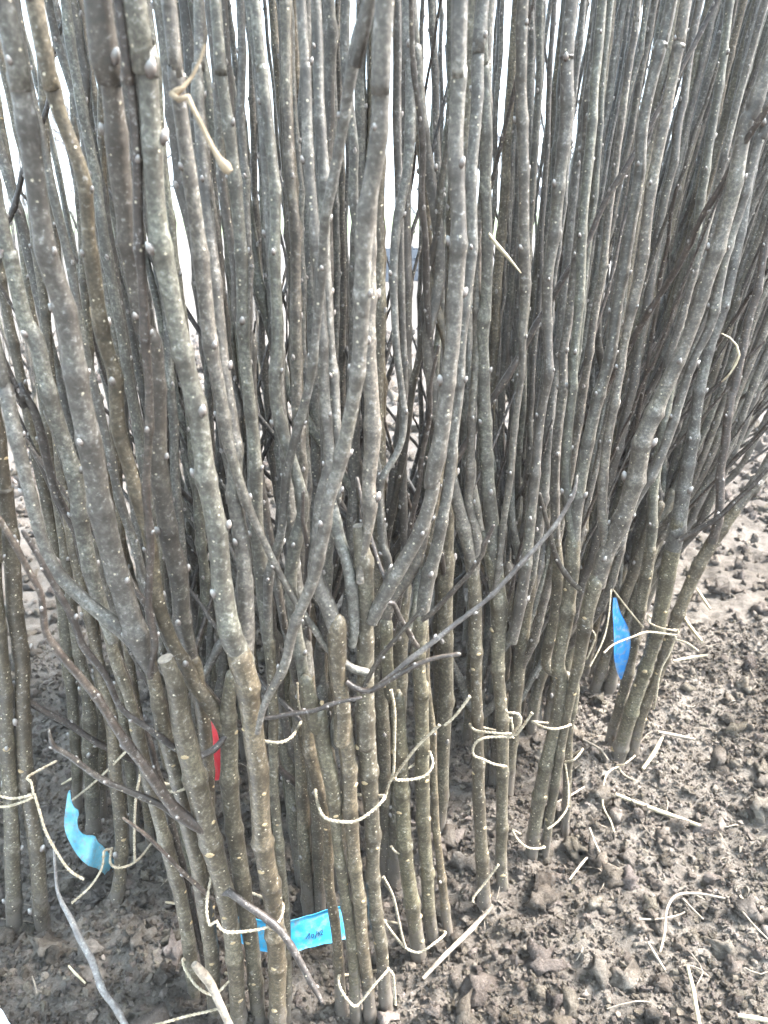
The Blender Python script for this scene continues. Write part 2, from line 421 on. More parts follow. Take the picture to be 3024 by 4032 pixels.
crumbs('soil_crumbs', 60000, .0008, .0036, 1, (-.5, .75, .30, 1.05), 1.5, 'fine soil crumbs strewn all over the ground')
crumbs('soil_lumps', 5600, .003, .0110, 2, (-1.0, 1.3, .30, 1.9), 1.8, 'small lumps of soil all over the ground')
crumbs('far_soil_lumps', 2600, .006, .022, 2, (-2.5, 1.8, 1.6, 4.0), 1.6, 'pale lumps of earth on the ground behind the row')

# ================================================================== FRONT SAPLINGS (traced one by one)
def sapling(label, trunk, shoots=(), group=None, mat_t='bark', scars=5, cut=False, tall=False, mat_s='bark_shoot', trunk_buds=False):
    pts = to_ground(trunk)
    if tall: pts = to_top(pts)
    e = empty('sapling', Vector((pts[0][0].x, pts[0][0].y, 0)))
    grow(e, 'trunk', pts, mat_t, trunk_buds or tall, .05, cut, scars, kink=.0007)
    for sh in shoots:
        p = sh['p']; p = to_top(p) if sh.get('tall', True) else p
        grow(e, sh.get('name', 'shoot'), p, sh.get('m', mat_s), True, sh.get('sp', .034), kink=sh.get('k', .0010), sides=sh.get('sides', 12), budscale=sh.get('bs', 1))
    tag(e, label, 'sapling', group or 'saplings of the near bundles'); return e
def twig(p, **k): return dict(p=p, name='twig', m=k.pop('m', 'bark_dark'), tall=False, sp=.022, k=.0006, sides=8, bs=1.1, **k)

# ---- front bundle A
sapling('front sapling with a sawn stub top, its green side branch reaching to the left edge',
    trace(.405, .375, ('c5', [(1032,1475,80),(1015,1200,82),(1000,1060,86),(965,870,95),(912,680,112),(862,500,112),(820,330,110),(780,150,100),(758,0,95)]), ('c3', [(745,1440,82),(722,1365,78)])),
    [dict(p=trace(.385, .33, ('c5', [(880,640,56),(835,605,64),(790,570,60),(700,470,54),(600,330,50),(500,200,46),(400,60,42)]), ('b3', [(420,1010,62),(345,890,60),(310,640,56),(230,500,54),(100,280,50),(0,120,50),(-120,-60,46)])), m='bark_dark', tall=False),
     twig(trace(.39, .36, ('c5', [(965,905,45),(990,905,45),(1050,950,36),(1140,1010,38),(1220,1080,36),(1290,1190,34),(1340,1290,30),(1388,1378,22)]))),
     twig(trace(.385, .35, ('c5', [(840,610,36),(770,580,34),(700,530,33),(560,470,32),(430,410,28),(300,310,26),(240,270,22),(215,200,12)]))),
     twig(trace(.39, .36, ('c5', [(935,935,28),(900,920,26),(800,830,22),(700,730,20),(600,640,18),(535,588,14)])))],
    cut=True, scars=7)
sapling('front sapling whose tall thick shoot runs up along the left edge of the picture',
    trace(.415, .385, ('c5', [(932,1475,66),(918,1200,72),(890,1000,78),(860,800,82),(822,650,86)]), ('b3', [(1340,2180,125),(1262,1900,130),(1185,1600,128),(1130,1300,115),(1085,1110,120)])),
    [dict(p=trace(.386, .315, ('b3', [(1100,1180,120),(1040,1050,150)]), ('c3', [(600,1270,112),(550,1140,115),(492,950,116),(435,700,116),(402,480,115),(352,250,112),(305,0,110)]), ('c1', [(250,1230,108),(190,960,102),(110,560,104),(62,320,105),(10,-20,112)])), bs=.8),
     dict(p=trace(.39, .40, ('c3', [(600,1340,70),(500,1240,72),(400,1150,70),(280,1020,66),(190,850,64),(120,650,66),(70,450,70),(50,370,72),(15,200,70),(-10,60,66)]))),
     dict(p=trace(.38, .325, ('b3', [(1095,1230,50),(1100,1150,55),(1130,980,58),(1080,800,60),(1060,600,56),(1085,350,66),(1090,200,70)]), ('c3', [(640,480,40),(640,200,44),(628,0,46)]), ('c1', [(618,1180,46),(606,1000,50),(590,600,50),(560,250,52),(525,-10,54)])), m='bark_dark', k=.0006)],
    scars=5)
sapling('front sapling with two knotted stems, its shoot bending far left behind the others',
    trace(.415, .40, ('c5', [(1112,1475,74),(1092,1150,76),(1070,1000,80),(1042,800,86),(1012,620,88),(992,400,90),(985,250,88),(975,120,80)]), ('c3', [(1000,1440,60)])),
    [dict(p=trace(.405, .345, ('c5', [(1005,290,60),(960,190,82),(890,85,78),(830,5,76)]), ('b3', [(1350,1150,118),(1250,950,112),(1180,700,112),(1112,400,112),(1045,90,112)]), ('c3', [(520,340,72),(480,120,72),(450,0,72)]), ('c1', [(405,1180,74),(380,1020,66),(340,740,70),(265,500,74),(228,330,78),(135,-10,92)])), m='bark'),
     twig(trace(.398, .345, ('c5', [(985,230,30),(930,290,36),(850,320,34),(790,310,34)]), ('b3', [(1350,1790,60),(1200,1690,55),(1050,1570,50),(870,1430,48),(750,1200,52),(600,1000,60),(540,830,56),(400,550,52),(300,350,50),(190,170,40)])))],
    scars=4)
sapling('thickest front sapling, its long shoot with a large bud rising straight past the dangling stalk',
    trace(.408, .375, ('c5', [(1203,1475,86),(1192,1200,92),(1180,1000,96),(1152,800,98),(1132,600,98),(1120,400,102),(1100,250,104),(1082,100,108),(1070,0,112)]), ('c3', [(1050,1420,128),(1030,1360,125)])),
    [dict(p=trace(.377, .325, ('c3', [(1055,1400,110),(1010,1310,118),(985,1230,108),(960,1050,102),(920,800,100),(880,550,100),(842,300,96),(803,130,96),(780,0,98)]), ('c1', [(742,1200,100),(702,950,100),(670,700,100),(640,400,102),(618,200,108),(575,-20,122)])), bs=1.2),
     dict(p=trace(.385, .42, ('c3', [(1060,1390,80),(1062,1250,92),(1058,1000,76),(1040,800,74),(1020,560,72),(990,300,72),(960,50,70)]), ('c1', [(930,1250,66),(900,900,62),(880,600,60),(860,300,58),(850,0,56)]))),
     dict(p=trace(.37, .315, ('b4', [(195,1640,44),(225,1500,55),(265,1390,60),(370,1190,72),(430,960,80),(500,790,84),(570,600,92),(620,350,98),(655,120,100)]), ('c3', [(1470,540,72),(1520,300,72),(1560,10,76)]), ('c1', [(1582,1000,92),(1612,700,90),(1640,350,96),(1665,-20,98)])), bs=.9),
     twig(trace(.38, .375, ('b4', [(215,1545,30),(300,1535,34),(400,1515,38),(560,1490,36),(700,1440,34),(858,1405,30)])))],
    scars=9)
sapling('thin front sapling half hidden behind the thickest one',
    trace(.42, .43, ('c5', [(1242,1475,42),(1240,1250,46),(1232,1000,48),(1200,700,50),(1180,300,50)]), ('c3', [(1160,1300,55)])),
    [dict(p=trace(.43, .40, ('c3', [(1160,1300,55),(1140,1100,80),(1120,900,70),(1100,600,64),(1080,300,60),(1050,0,60)]), ('c1', [(1040,1100,62),(1010,700,60),(960,300,58),(930,0,58)]))),
     dict(p=trace(.43, .335, ('c3', [(1155,1230,48),(1165,1020,50),(1185,930,46),(1215,800,44),(1240,560,44),(1310,300,46),(1345,130,44)]), ('c1', [(1385,1200,46),(1412,950,48),(1440,800,56),(1482,550,52),(1522,300,64),(1570,80,70),(1600,-10,70)])), k=.0008)],
    scars=4)
# big second column of the upper left
sapling('slender sapling behind the sawn stub, straight stem filling the upper left',
    trace(.44, .42, ('c5', [(900,1250,60),(905,900,64),(900,500,66),(885,200,70)]), ('c3', [(850,1450,72),(830,1380,74)])),
    [dict(p=trace(.42, .33, ('c3', [(832,1400,72),(800,1230,84),(768,1000,94),(722,850,96),(692,600,98),(672,300,92),(648,0,84)]), ('c1', [(600,1420,82),(572,1200,92),(556,1000,100),(520,700,108),(482,300,104),(430,-20,136)])))],
    scars=3)
sapling('thin dark stem at the left of the front bundle behind the cream twine',
    trace(.425, .42, ('c5', [(845,1475,60),(820,1200,66),(780,900,70),(712,680,70),(650,450,68),(600,250,65),(550,50,60)]), ('c3', [(510,1420,60),(470,1280,60)])),
    [dict(p=trace(.42, .40, ('c3', [(480,1300,58),(440,1150,70),(400,980,76),(362,800,78),(330,640,80),(262,400,80),(232,300,80),(190,120,80),(165,0,80)]), ('c1', [(120,1400,76),(80,1250,75),(40,1080,70),(-10,880,65)])))], scars=5)
sapling('reddish brown slim sapling crossing leftwards behind the front bundle',
    trace(.435, .43, ('c5', [(872,1160,36),(832,1000,40),(790,800,42),(742,610,40)]), ('b3', [(1200,2100,60),(1130,1880,62),(1080,1700,60),(1000,1500,58),(960,1350,56),(900,1150,60),(800,950,62),(745,790,66),(690,640,66)])),
    [dict(p=trace(.43, .40, ('b3', [(700,660,66),(640,520,70),(570,330,72),(520,130,72)]), ('c3', [(245,640,42),(190,480,44),(140,310,44),(70,190,40),(-10,30,38)])), m='bark_dark')], mat_t='bark_dark', scars=1)

# ---- left bundle M and edge bundle N
sapling('soil-splashed sapling in front of the pale blue ribbon',
    trace(.52, .60, ('c5', [(492,975,78),(508,880,68),(516,800,64),(520,600,66),(502,400,66),(490,250,62),(470,100,58)]), ('c3', [(440,1475,56),(402,1280,54),(335,1000,52),(280,700,52),(245,400,50),(200,0,48)]), ('c1', [(150,1000,48),(90,500,46),(20,0,46)])), tall=True, scars=3, group='saplings of the left bundles')
sapling('knobbly sapling with a ring-shaped branch scar, left bundle',
    trace(.62, .66, ('c5', [(402,655,72),(395,500,72),(388,300,76),(392,200,78),(385,90,62),(378,0,60)]), ('c3', [(365,1440,56),(330,1300,52),(305,1100,50),(280,900,48),(235,600,46),(180,200,44)]), ('c1', [(120,1200,42),(40,700,40),(-30,300,40)])), tall=True, scars=4, group='saplings of the left bundles')
sapling('darkest sapling of the left bundle, beside the upper end of the pale ribbon',
    trace(.65, .68, ('c5', [(332,570,50),(326,300,54),(312,0,60)]), ('c3', [(300,1440,62),(288,1250,72),(268,1100,66),(240,900,58),(180,600,54),(100,200,50)]), ('c1', [(20,1300,48),(-60,800,46)])), tall=True, scars=3, group='saplings of the left bundles')
sapling('thinner sapling at the back of the left bundle, right of the ring scar',
    trace(.64, .70, ('c5', [(450,700,44),(445,500,46),(440,200,50),(430,0,50)]), ('c3', [(425,1400,50),(400,1150,48),(360,850,46),(320,500,44),(280,100,42)]), ('c1', [(240,1000,40),(190,500,40),(150,0,38)])), tall=True, scars=2, group='saplings of the left bundles')
sapling('back sapling of the left bundle behind the hanging twine end',
    trace(.60, .66, ('c5', [(590,800,52),(580,600,54),(560,350,54),(530,100,52)]), ('c3', [(520,1420,52),(480,1200,50),(440,900,48),(420,600,46),(390,200,44)]), ('c1', [(360,1000,42),(320,500,40),(300,0,40)])), tall=True, scars=2, group='saplings of the left bundles')
sapling('short dark sapling between the hanging twine end and the front bundle',
    trace(.59, .62, ('c5', [(655,800,46),(640,600,48),(620,350,50),(590,100,50)]), ('c3', [(570,1420,48),(545,1200,46),(520,800,44),(500,400,42)]), ('c1', [(470,1200,40),(440,600,40),(420,0,40)])), tall=True, scars=1, group='saplings of the left bundles')
sapling('sapling at the left edge tied with two turns of cream twine, outer one',
    trace(.505, .50, ('c5', [(62,1060,78),(52,800,78),(42,500,74),(30,250,76),(15,0,78)]), ('c3', [(0,1300,76),(-20,1000,72),(-40,600,70)])), tall=True, scars=4, group='saplings of the left bundles')
sapling('sapling at the left edge tied with two turns of cream twine, inner one',
    trace(.505, .52, ('c5', [(188,1070,76),(162,800,78),(132,550,78),(102,250,78),(92,0,74)]), ('c3', [(95,1440,76),(76,1250,80),(60,1050,82),(40,850,80),(20,650,78),(-20,400,74)])), tall=True, scars=5, group='saplings of the left bundles')

# ---- bundle B (centre)
sapling('leftmost slim sapling of the middle bundle, covering the end of the written blue tag',
    trace(.432, .43, ('b6', [(1132,1250,86),(1110,950,76),(1088,700,70),(1045,400,74),(1040,100,70)]), ('c5', [(1352,300,70),(1340,100,70)]), ('c3', [(1330,1420,72)])),
    [dict(p=trace(.43, .45, ('c3', [(1335,1440,70),(1310,1250,70),(1280,1000,64),(1250,700,60),(1230,400,58),(1200,100,56)]), ('c1', [(1190,1200,56),(1150,700,56),(1110,300,54),(1080,0,54)])))], scars=5)
sapling('second sapling of the middle bundle, running up to a knuckle with an orange scar',
    trace(.428, .40, ('b6', [(1212,1250,82),(1190,950,78),(1162,700,78),(1122,400,78),(1090,150,72)]), ('c5', [(1432,450,80),(1400,300,82),(1372,100,76)]), ('b4', [(560,1600,120),(500,1300,110)])),
    [dict(p=trace(.41, .42, ('b4', [(510,1330,90),(470,1100,90),(440,850,90),(420,600,100),(450,350,100),(480,100,90)]), ('c3', [(1200,300,60),(1200,0,58)]), ('c1', [(1190,1000,56),(1160,600,56),(1130,300,56),(1100,0,56)]))),
     dict(p=trace(.40, .36, ('b4', [(910,1260,60),(880,1235,66),(800,1215,64),(700,1140,58),(620,1060,54),(560,960,52),(500,870,50),(430,770,52),(350,620,50),(290,500,52),(230,370,60),(170,240,66),(100,60,76)]), ('c3', [(985,420,60),(950,200,66),(915,20,74)]), ('c1', [(872,1150,78),(835,850,74),(800,600,72),(760,300,74),(730,0,74)])), k=.0007)], scars=5)
sapling('third sapling of the middle bundle ending in a wrinkled fork, shoot leaning left',
    trace(.43, .395, ('b6', [(1292,1220,86),(1270,950,84),(1242,700,90),(1212,400,92),(1190,100,98)]), ('c5', [(1510,500,82),(1500,330,84),(1482,130,86)]), ('b4', [(745,1700,122),(755,1500,118),(715,1250,135),(700,1050,150),(700,920,140)])),
    [dict(p=trace(.397, .41, ('b4', [(705,960,120),(665,830,128),(610,700,118),(575,560,105),(590,300,90),(600,100,88)]), ('c3', [(1420,500,58),(1400,200,58),(1390,0,58)]), ('c1', [(1380,1100,56),(1340,700,54),(1320,300,54),(1300,0,52)]))),
     dict(p=trace(.398, .43, ('b4', [(805,1080,60),(815,980,78),(808,850,88),(772,560,92),(722,360,92),(690,200,90),(680,50,88)]), ('c3', [(1450,700,60),(1440,300,60),(1420,0,58)]), ('c1', [(1400,1000,58),(1380,500,56),(1360,0,56)])))], scars=6)
sapling('stout middle sapling with a cut top, two strong shoots rising to the right',
    trace(.435, .40, ('b6', [(1378,1120,92),(1350,800,90),(1322,600,100),(1310,300,98)]), ('c5', [(1590,300,96),(1580,100,98)]), ('b4', [(905,1700,150),(900,1300,135),(895,1000,128),(885,700,135),(870,500,138),(858,370,110),(852,280,80)])),
    [dict(p=trace(.40, .375, ('b4', [(930,920,90),(975,830,108),(1050,705,112),(1180,480,112),(1270,280,104),(1345,20,102)]), ('c4', [(205,620,80),(250,400,80),(280,150,78),(298,0,78)]), ('c2', [(310,1200,80),(318,900,76),(312,600,78),(322,300,76),(335,-20,78)])), bs=1.1),
     dict(p=trace(.40, .41, ('b4', [(835,640,70),(850,520,60),(905,300,90),(930,150,108),(925,0,110)]), ('c3', [(1618,420,86),(1612,200,78),(1600,0,74)]), ('c1', [(1600,1100,70),(1606,700,66)]), ('c2', [(-20,500,64),(0,-10,64)]))),
     twig(trace(.395, .39, ('b4', [(760,1300,40),(800,1330,46),(860,1360,46),(920,1360,44),(1060,1280,44),(1200,1200,40),(1340,1150,36),(1470,1130,34),(1510,1125,40)]))),
     twig(trace(.40, .37, ('b4', [(890,1340,40),(960,1200,38),(1060,1050,36),(1180,920,36),(1270,840,30)]))),
     twig(trace(.40, .36, ('b4', [(980,1330,40),(1080,1250,44),(1250,1110,44),(1450,950,40),(1659,790,34)]), ('c4', [(600,950,24),(750,770,20),(830,650,16),(850,580,9)])), m='bark_grey'),
     twig(trace(.41, .43, ('b4', [(1000,800,34),(1070,790,40),(1140,920,40),(1190,1020,42),(1230,1070,44)]))),
     twig(trace(.40, .42, ('b4', [(1040,660,36),(990,560,38),(940,400,38),(900,260,38),(860,100,36),(830,-20,34)])))],
    cut=True, scars=6)
# ---- bundle right of B
sapling('left sapling of the trio right of the middle bundle',
    trace(.485, .46, ('c6', [(148,1140,78),(100,800,76),(80,500,78),(70,300,80),(55,60,78)]), ('b4', [(1060,1400,100),(1035,1150,100),(1035,930,110)])),
    [dict(p=trace(.46, .47, ('b4', [(1035,960,70),(1080,780,70),(1180,620,75),(1250,450,70),(1310,200,62),(1340,0,60)]), ('c4', [(280,350,40),(310,0,40)]), ('c2', [(340,1000,42),(400,500,44),(420,0,42)]))),
     dict(p=trace(.46, .50, ('b4', [(1030,940,50),(1055,560,56),(1010,430,60),(985,250,52),(1000,0,50)]), ('c4', [(80,400,36),(60,0,36)]), ('c2', [(50,1000,46),(100,700,52),(115,300,60),(100,0,58)])))], scars=6)
sapling('middle sapling of the trio right of the middle bundle, pale bark on its upper shoot',
    trace(.495, .455, ('c6', [(208,1075,66),(182,800,68),(172,500,76),(166,300,74),(160,0,72)]), ('b4', [(1262,1400,112),(1240,1150,104),(1262,900,118)])),
    [dict(p=trace(.456, .46, ('b4', [(1262,930,104),(1290,760,112),(1320,620,110),(1372,450,98),(1430,150,82),(1452,0,78)]), ('c4', [(300,450,54),(328,200,48),(340,0,48)]), ('c2', [(360,1300,50),(382,1000,54),(400,540,60),(412,200,62),(430,-20,62)]))),
     twig(trace(.45, .43, ('b4', [(1265,900,40),(1330,850,44),(1450,720,40),(1560,610,36),(1659,470,34)]), ('c4', [(430,880,26),(470,800,20)])))], scars=5)
sapling('thin right sapling of the trio right of the middle bundle',
    trace(.50, .52, ('c6', [(270,1050,50),(242,800,42),(216,500,36),(205,200,34)]), ('c4', [(180,1400,36),(190,1000,36),(240,600,36),(300,200,34)]), ('c2', [(200,1200,50),(170,800,48),(130,400,48),(120,0,46)])), tall=True, scars=2)
# ---- bundle C
sapling('left sapling of the pair tied with a knotted twine bow, knotty lower stem',
    trace(.525, .52, ('c6', [(432,985,72),(420,700,66),(410,400,62),(405,200,58),(400,0,58)]), ('c4', [(398,1300,64),(395,1100,70),(365,900,70)])),
    [dict(p=trace(.52, .50, ('c4', [(380,980,60),(340,800,68),(300,600,60),(240,400,56),(200,200,54),(190,0,52)]), ('c2', [(240,1200,56),(200,800,56),(165,480,56),(140,200,58),(120,-10,58)]))),
     dict(p=trace(.52, .52, ('c4', [(390,1000,50),(400,850,52),(370,700,46),(380,400,44),(390,100,42)]), ('c2', [(400,1300,40),(415,900,38),(440,640,60),(450,300,50),(460,0,48)])))], scars=6)
sapling('right sapling of the pair tied with a knotted twine bow, straight thick shoot above it',
    trace(.545, .53, ('c6', [(512,905,62),(506,600,58),(510,300,62),(502,0,64)]), ('c4', [(498,1350,70),(490,1150,88),(470,950,86),(440,850,70)])),
    [dict(p=trace(.53, .50, ('c4', [(480,1000,70),(475,800,76),(460,600,66),(432,300,72),(425,0,62)]), ('c2', [(440,1300,60),(440,1000,54),(435,650,60),(430,300,52),(430,0,50)]))),
     dict(p=trace(.53, .50, ('c4', [(555,1300,50),(580,1150,60),(602,1000,58),(638,720,50),(668,400,48),(700,150,46),(710,0,46)]), ('c2', [(730,1100,56),(760,750,60),(790,500,66),(800,250,66),(820,-10,64)]))),
     dict(p=trace(.525, .48, ('c4', [(480,1080,30),(500,900,34),(530,650,34),(560,400,34),(590,150,34),(600,0,36)]), ('c2', [(605,1200,58),(600,800,54),(590,400,58),(600,-10,56)])))], scars=4)
# ---- bundle D
sapling('right-leaning sapling with a forked crown of two pale parallel shoots, lit along its edge',
    trace(.59, .56, ('c6', [(692,750,44),(742,400,48),(790,150,48),(820,0,52)]), ('c4', [(840,1400,62),(878,1180,72),(915,1040,82)])),
    [dict(p=trace(.56, .53, ('c4', [(912,1060,70),(950,950,84),(1005,830,84),(1080,600,90),(1150,350,86),(1250,130,74),(1310,0,66)]), ('c2', [(1395,1200,76),(1480,900,76),(1560,550,76),(1680,200,74)]))),
     dict(p=trace(.565, .54, ('c4', [(940,980,40),(1010,870,48),(1100,660,52),(1180,520,50),(1255,330,44),(1340,80,42)]), ('c2', [(1405,1400,46),(1470,1100,58),(1550,870,52),(1620,600,52),(1700,350,50)]))),
     dict(p=trace(.56, .55, ('c4', [(940,1000,44),(958,880,52),(945,720,48),(968,450,46),(1020,150,42),(1042,0,42)]), ('c2', [(1100,1200,56),(1140,900,56),(1200,550,56),(1260,200,54),(1300,0,54)])))], scars=5)
sapling('left stem of the right-leaning pair, two twine loops around its foot',
    trace(.585, .57, ('c6', [(632,770,62),(670,500,72),(722,250,64),(770,0,62)]), ('c4', [(755,1400,66),(790,1200,72),(810,1000,72),(815,860,80)])),
    [dict(p=trace(.57, .56, ('c4', [(812,900,64),(830,700,62),(870,470,62),(920,250,60),(980,50,58)]), ('c2', [(1020,1250,56),(1080,900,56),(1130,500,56),(1190,200,58),(1230,-10,58)]))),
     dict(p=trace(.57, .58, ('c4', [(815,880,50),(790,700,48),(790,500,46),(810,200,44),(830,0,44)]), ('c2', [(850,1200,50),(870,800,50),(900,400,50),(950,0,48)]))),
     twig(trace(.56, .53, ('c4', [(860,1080,28),(800,1030,28),(750,950,26),(710,820,24),(670,660,20)])))], scars=5)
sapling('slim back sapling behind the right-leaning pair',
    trace(.62, .60, ('c6', [(790,440,44),(800,200,46),(820,0,46)]), ('c4', [(700,1400,54),(735,1200,60),(750,1000,60),(740,850,60)])),
    [dict(p=trace(.6, .6, ('c4', [(742,880,50),(740,600,46),(760,300,44),(790,0,44)]), ('c2', [(830,1100,48),(880,700,48),(900,300,48),(920,0,46)])))], scars=2)
# ---- bundle E
sapling('leaning sapling of the right rear bundle beside the hanging deep blue tag',
    trace(.735, .70, ('c6', [(1010,340,72),(1060,150,72),(1110,0,70)]), ('c4', [(1115,1460,66),(1182,1250,74),(1240,950,84),(1272,780,80)])),
    [dict(p=trace(.7, .70, ('c4', [(1250,900,78),(1272,780,80),(1295,640,70),(1325,450,60),(1370,200,54),(1420,0,50)]), ('c2', [(1480,1300,50),(1540,1000,50),(1600,700,48),(1680,350,48)]))),
     twig(trace(.69, .66, ('c4', [(1270,860,30),(1340,820,30),(1440,760,28),(1540,670,26),(1659,550,24)])))], scars=4)
sapling('outermost sapling of the right rear bundle leaning out over the bare soil',
    trace(.74, .72, ('c6', [(1058,345,50),(1120,120,54)]), ('c4', [(1170,1475,54),(1280,1150,62),(1400,900,66),(1520,720,62)])),
    [dict(p=trace(.72, .72, ('c4', [(1490,765,54),(1560,660,60),(1610,590,58),(1680,490,54)]))),
     dict(p=trace(.69, .70, ('c4', [(1420,870,50),(1450,700,44),(1460,500,42),(1500,250,40),(1560,0,40)])), m='bark_dark')], scars=4)
sapling('dark inner sapling of the right rear bundle left of the pale leaning stems',
    trace(.76, .74, ('c6', [(960,330,50),(1010,120,52)]), ('c4', [(1060,1400,56),(1110,1150,60),(1150,900,64)])),
    [dict(p=trace(.74, .76, ('c4', [(1145,930,54),(1160,750,52),(1190,500,48),(1240,200,46),(1270,0,46)])))], scars=2)

# ================================================================== CROWD OF SAPLINGS BEHIND (prototypes, then copies)
def prototype(i):
    rnd = random.Random(900+i)
    fork = rnd.uniform(.12, .34); h = rnd.uniform(1.15, 1.45); r = rnd.uniform(.0055, .0078)
    ox, oy = rnd.uniform(-.02, .02), rnd.uniform(-.02, .02)
    e = empty('sapling', Vector((0, 0, 0)))
    tp = [(Vector((0, 0, -.05)), r*1.1), (Vector((ox*.3, oy*.3, fork*.5)), r), (Vector((ox, oy, fork)), r*1.05)]
    parts = []
    if i % 4 == 0:                                   # unbranched whip
        tp += [(Vector((ox*1.5, oy*1.5, h*.5)), r*.8), (Vector((ox*2.5, oy*2, h)), r*.4)]
        sh = []
    else:
        tp += [(Vector((ox*1.1, oy*1.1, fork+.025)), r*.95)]
        sh = []
        for k in range(rnd.choice((3, 3, 4, 5))):
            a = rnd.uniform(0, 6.28); sp = rnd.uniform(.025, .085); z0 = fork+rnd.uniform(-.05, .01); top = h*rnd.uniform(.8, 1.05); dx, dy = math.cos(a), math.sin(a)
            rr = r*rnd.uniform(.44, .72); bx, by = ox, oy
            sh.append([(Vector((bx, by, z0-.012)), rr*.9), (Vector((bx+dx*sp*.35, by+dy*sp*.35, z0+.03)), rr*1.05), (Vector((bx+dx*sp*.8, by+dy*sp*.8, z0+.12)), rr),
                       (Vector((bx+dx*sp*1.05+rnd.uniform(-.008, .008), by+dy*sp*1.05+rnd.uniform(-.008, .008), z0+.38)), rr*.88), (Vector((bx+dx*sp*1.5+rnd.uniform(-.018, .018), by+dy*sp*1.5+rnd.uniform(-.018, .018), top)), rr*.4)])
    def part(name, pts, m, sides, sp, buds, kink):
        path, nd, rec = stem_path(pts, sp, kink, step=.009, seed=i*37+len(parts)*5, bulge=.24)
        p_, r_ = path[-1]; t_ = (p_-path[-2][0]).normalized(); path += [(p_+t_*r_*.6, r_*.8), (p_+t_*r_*1.1, r_*.15)]; nd += [0, 0]
        mb = MB(); tube(mb, path, sides, 0, True, None, nd, rough=.06, seed=i); o = mb.build(name, [m], e); mbud = MB()
        for (p, t, r_, an) in rec:
            c, ax, od = bud_frame(p, t, r_, an); kb = r_*.36+.0009; ellipsoid(mbud, c, ax, kb*.6, kb*1.25, 6, 4, .6)
        bo = mbud.build('buds', ['buds'], o) if mbud.v else None
        if bo: bo['kind'] = 'stuff'
        parts.append((o, bo))
    part('trunk', tp, 'bark', 9, .05, True, .0010)
    for s_ in sh: part('shoot', s_, 'bark_shoot', 8, .034, True, .0012)
    for k in range(rnd.choice((1, 2, 2))):                  # thin dark side twigs
        z0 = fork+rnd.uniform(-.05, .02); a = rnd.uniform(0, 6.28); L = rnd.uniform(.12, .5); q = rnd.uniform(.25, 1.1)
        d = Vector((math.cos(a)*q, math.sin(a)*q, 1)).normalized(); b0 = Vector((ox, oy, z0)); rr = rnd.uniform(.0018, .0032)
        part('twig', [(b0, rr), (b0+d*L*.4+Vector((0, 0, .01)), rr*.85), (b0+d*L+Vector((0, 0, L*.25)), rr*.4)], 'bark_dark', 6, .024, True, .001)
    return e, parts
PROTO = [prototype(i) for i in range(14)]
used = set()
def plant(i, x, y, rz, sc, lean, label, group):
    e, parts = PROTO[i]
    if i not in used:
        used.add(i); c = e
    else:
        c = e.copy(); COL.objects.link(c)
        for p, bo in parts:
            q = p.copy(); COL.objects.link(q); q.parent = c
            if bo:
                q2 = bo.copy(); COL.objects.link(q2); q2.parent = q
    c.location = (x, y, gh(x, y)-.004); c.scale = (sc, sc, sc*random.uniform(.93, 1.1))
    c.rotation_euler = (Matrix.Rotation(lean[1], 3, 'Y')@Matrix.Rotation(lean[0], 3, 'X')@Matrix.Rotation(rz, 3, 'Z')).to_euler()
    tag(c, label, 'sapling', group)
near = [(-.02, .41), (-.06, .42), (-.1, .42), (0, .44), (.03, .45), (.05, .48), (.11, .54), (.145, .585), (.27, .735)]
def bundle(bx, by, n, spread, label, group, lx=0, ly=0, size=1):
    rnd = random
    for k in range(n):
        a = rnd.uniform(0, 6.28); r = spread*math.sqrt(rnd.random()); x = bx+r*math.cos(a); y = by+r*math.sin(a)
        plant(rnd.randrange(14), x, y, rnd.uniform(0, 6.28), rnd.uniform(.82, 1.12)*size, (R(ly+rnd.gauss(0, 1.6))+(y-by)*-.6, R(lx+rnd.gauss(0, 1.6))+(x-bx)*.6), label, group)
L_MID = ('sapling in the thick of the row behind the middle bundle', 'saplings deep in the middle of the row')
L_RIGHT = ('sapling just behind the right-leaning pair and the right rear bundle', 'saplings behind the right-leaning pair')
L_MID2 = ('sapling standing directly behind the front bundle, mostly hidden by it', 'saplings hidden behind the front bundle')
L_RIGHT2 = ('sapling in the heart of the crowded right half of the row', 'saplings in the heart of the right half')
L_RIGHT3 = ('sapling at the far end of the row, thin with distance, upper right', 'saplings at the far end of the row')
L_LEFT = ('sapling standing behind the front bundle on its left', 'saplings behind the front bundle on the left')
L_FAR = ('sapling of the separate far row seen through the gaps', 'saplings of the far row')
for bx, by, n in [(-.06, .54, 4), (.0, .57, 4), (.05, .62, 2), (-.09, .64, 4), (.12, .69, 4), (.17, .77, 5), (-.13, .74, 4), (-.06, .78, 3), (.13, .87, 3), (.11, .76, 2), (-.10, .88, 4), (-.20, .86, 3), (.02, .95, 4), (.12, 1.02, 4)]:
    bundle(bx, by, n, .034, *(L_MID if bx > .04 else L_MID2), lx=(bx-.02)*14)
for bx, by, n in [(.22, 1.17, 5), (.30, 1.44, 5), (.22, .86, 7), (.29, .89, 6), (.20, .97, 5), (.33, .99, 8), (.25, 1.08, 6), (.38, 1.10, 8), (.44, 1.19, 8), (.32, 1.22, 6), (.49, 1.30, 9), (.40, 1.37, 7), (.54, 1.42, 9), (.46, 1.52, 8), (.61, 1.54, 9), (.67, 1.64, 9), (.75, 1.77, 8), (.65, 1.82, 6), (.86, 1.92, 8), (.96, 2.12, 8)]:
    bundle(bx, by, n, .038, *(L_RIGHT if by < 1.06 else L_RIGHT2 if by < 1.45 else L_RIGHT3), lx=5+bx*13)
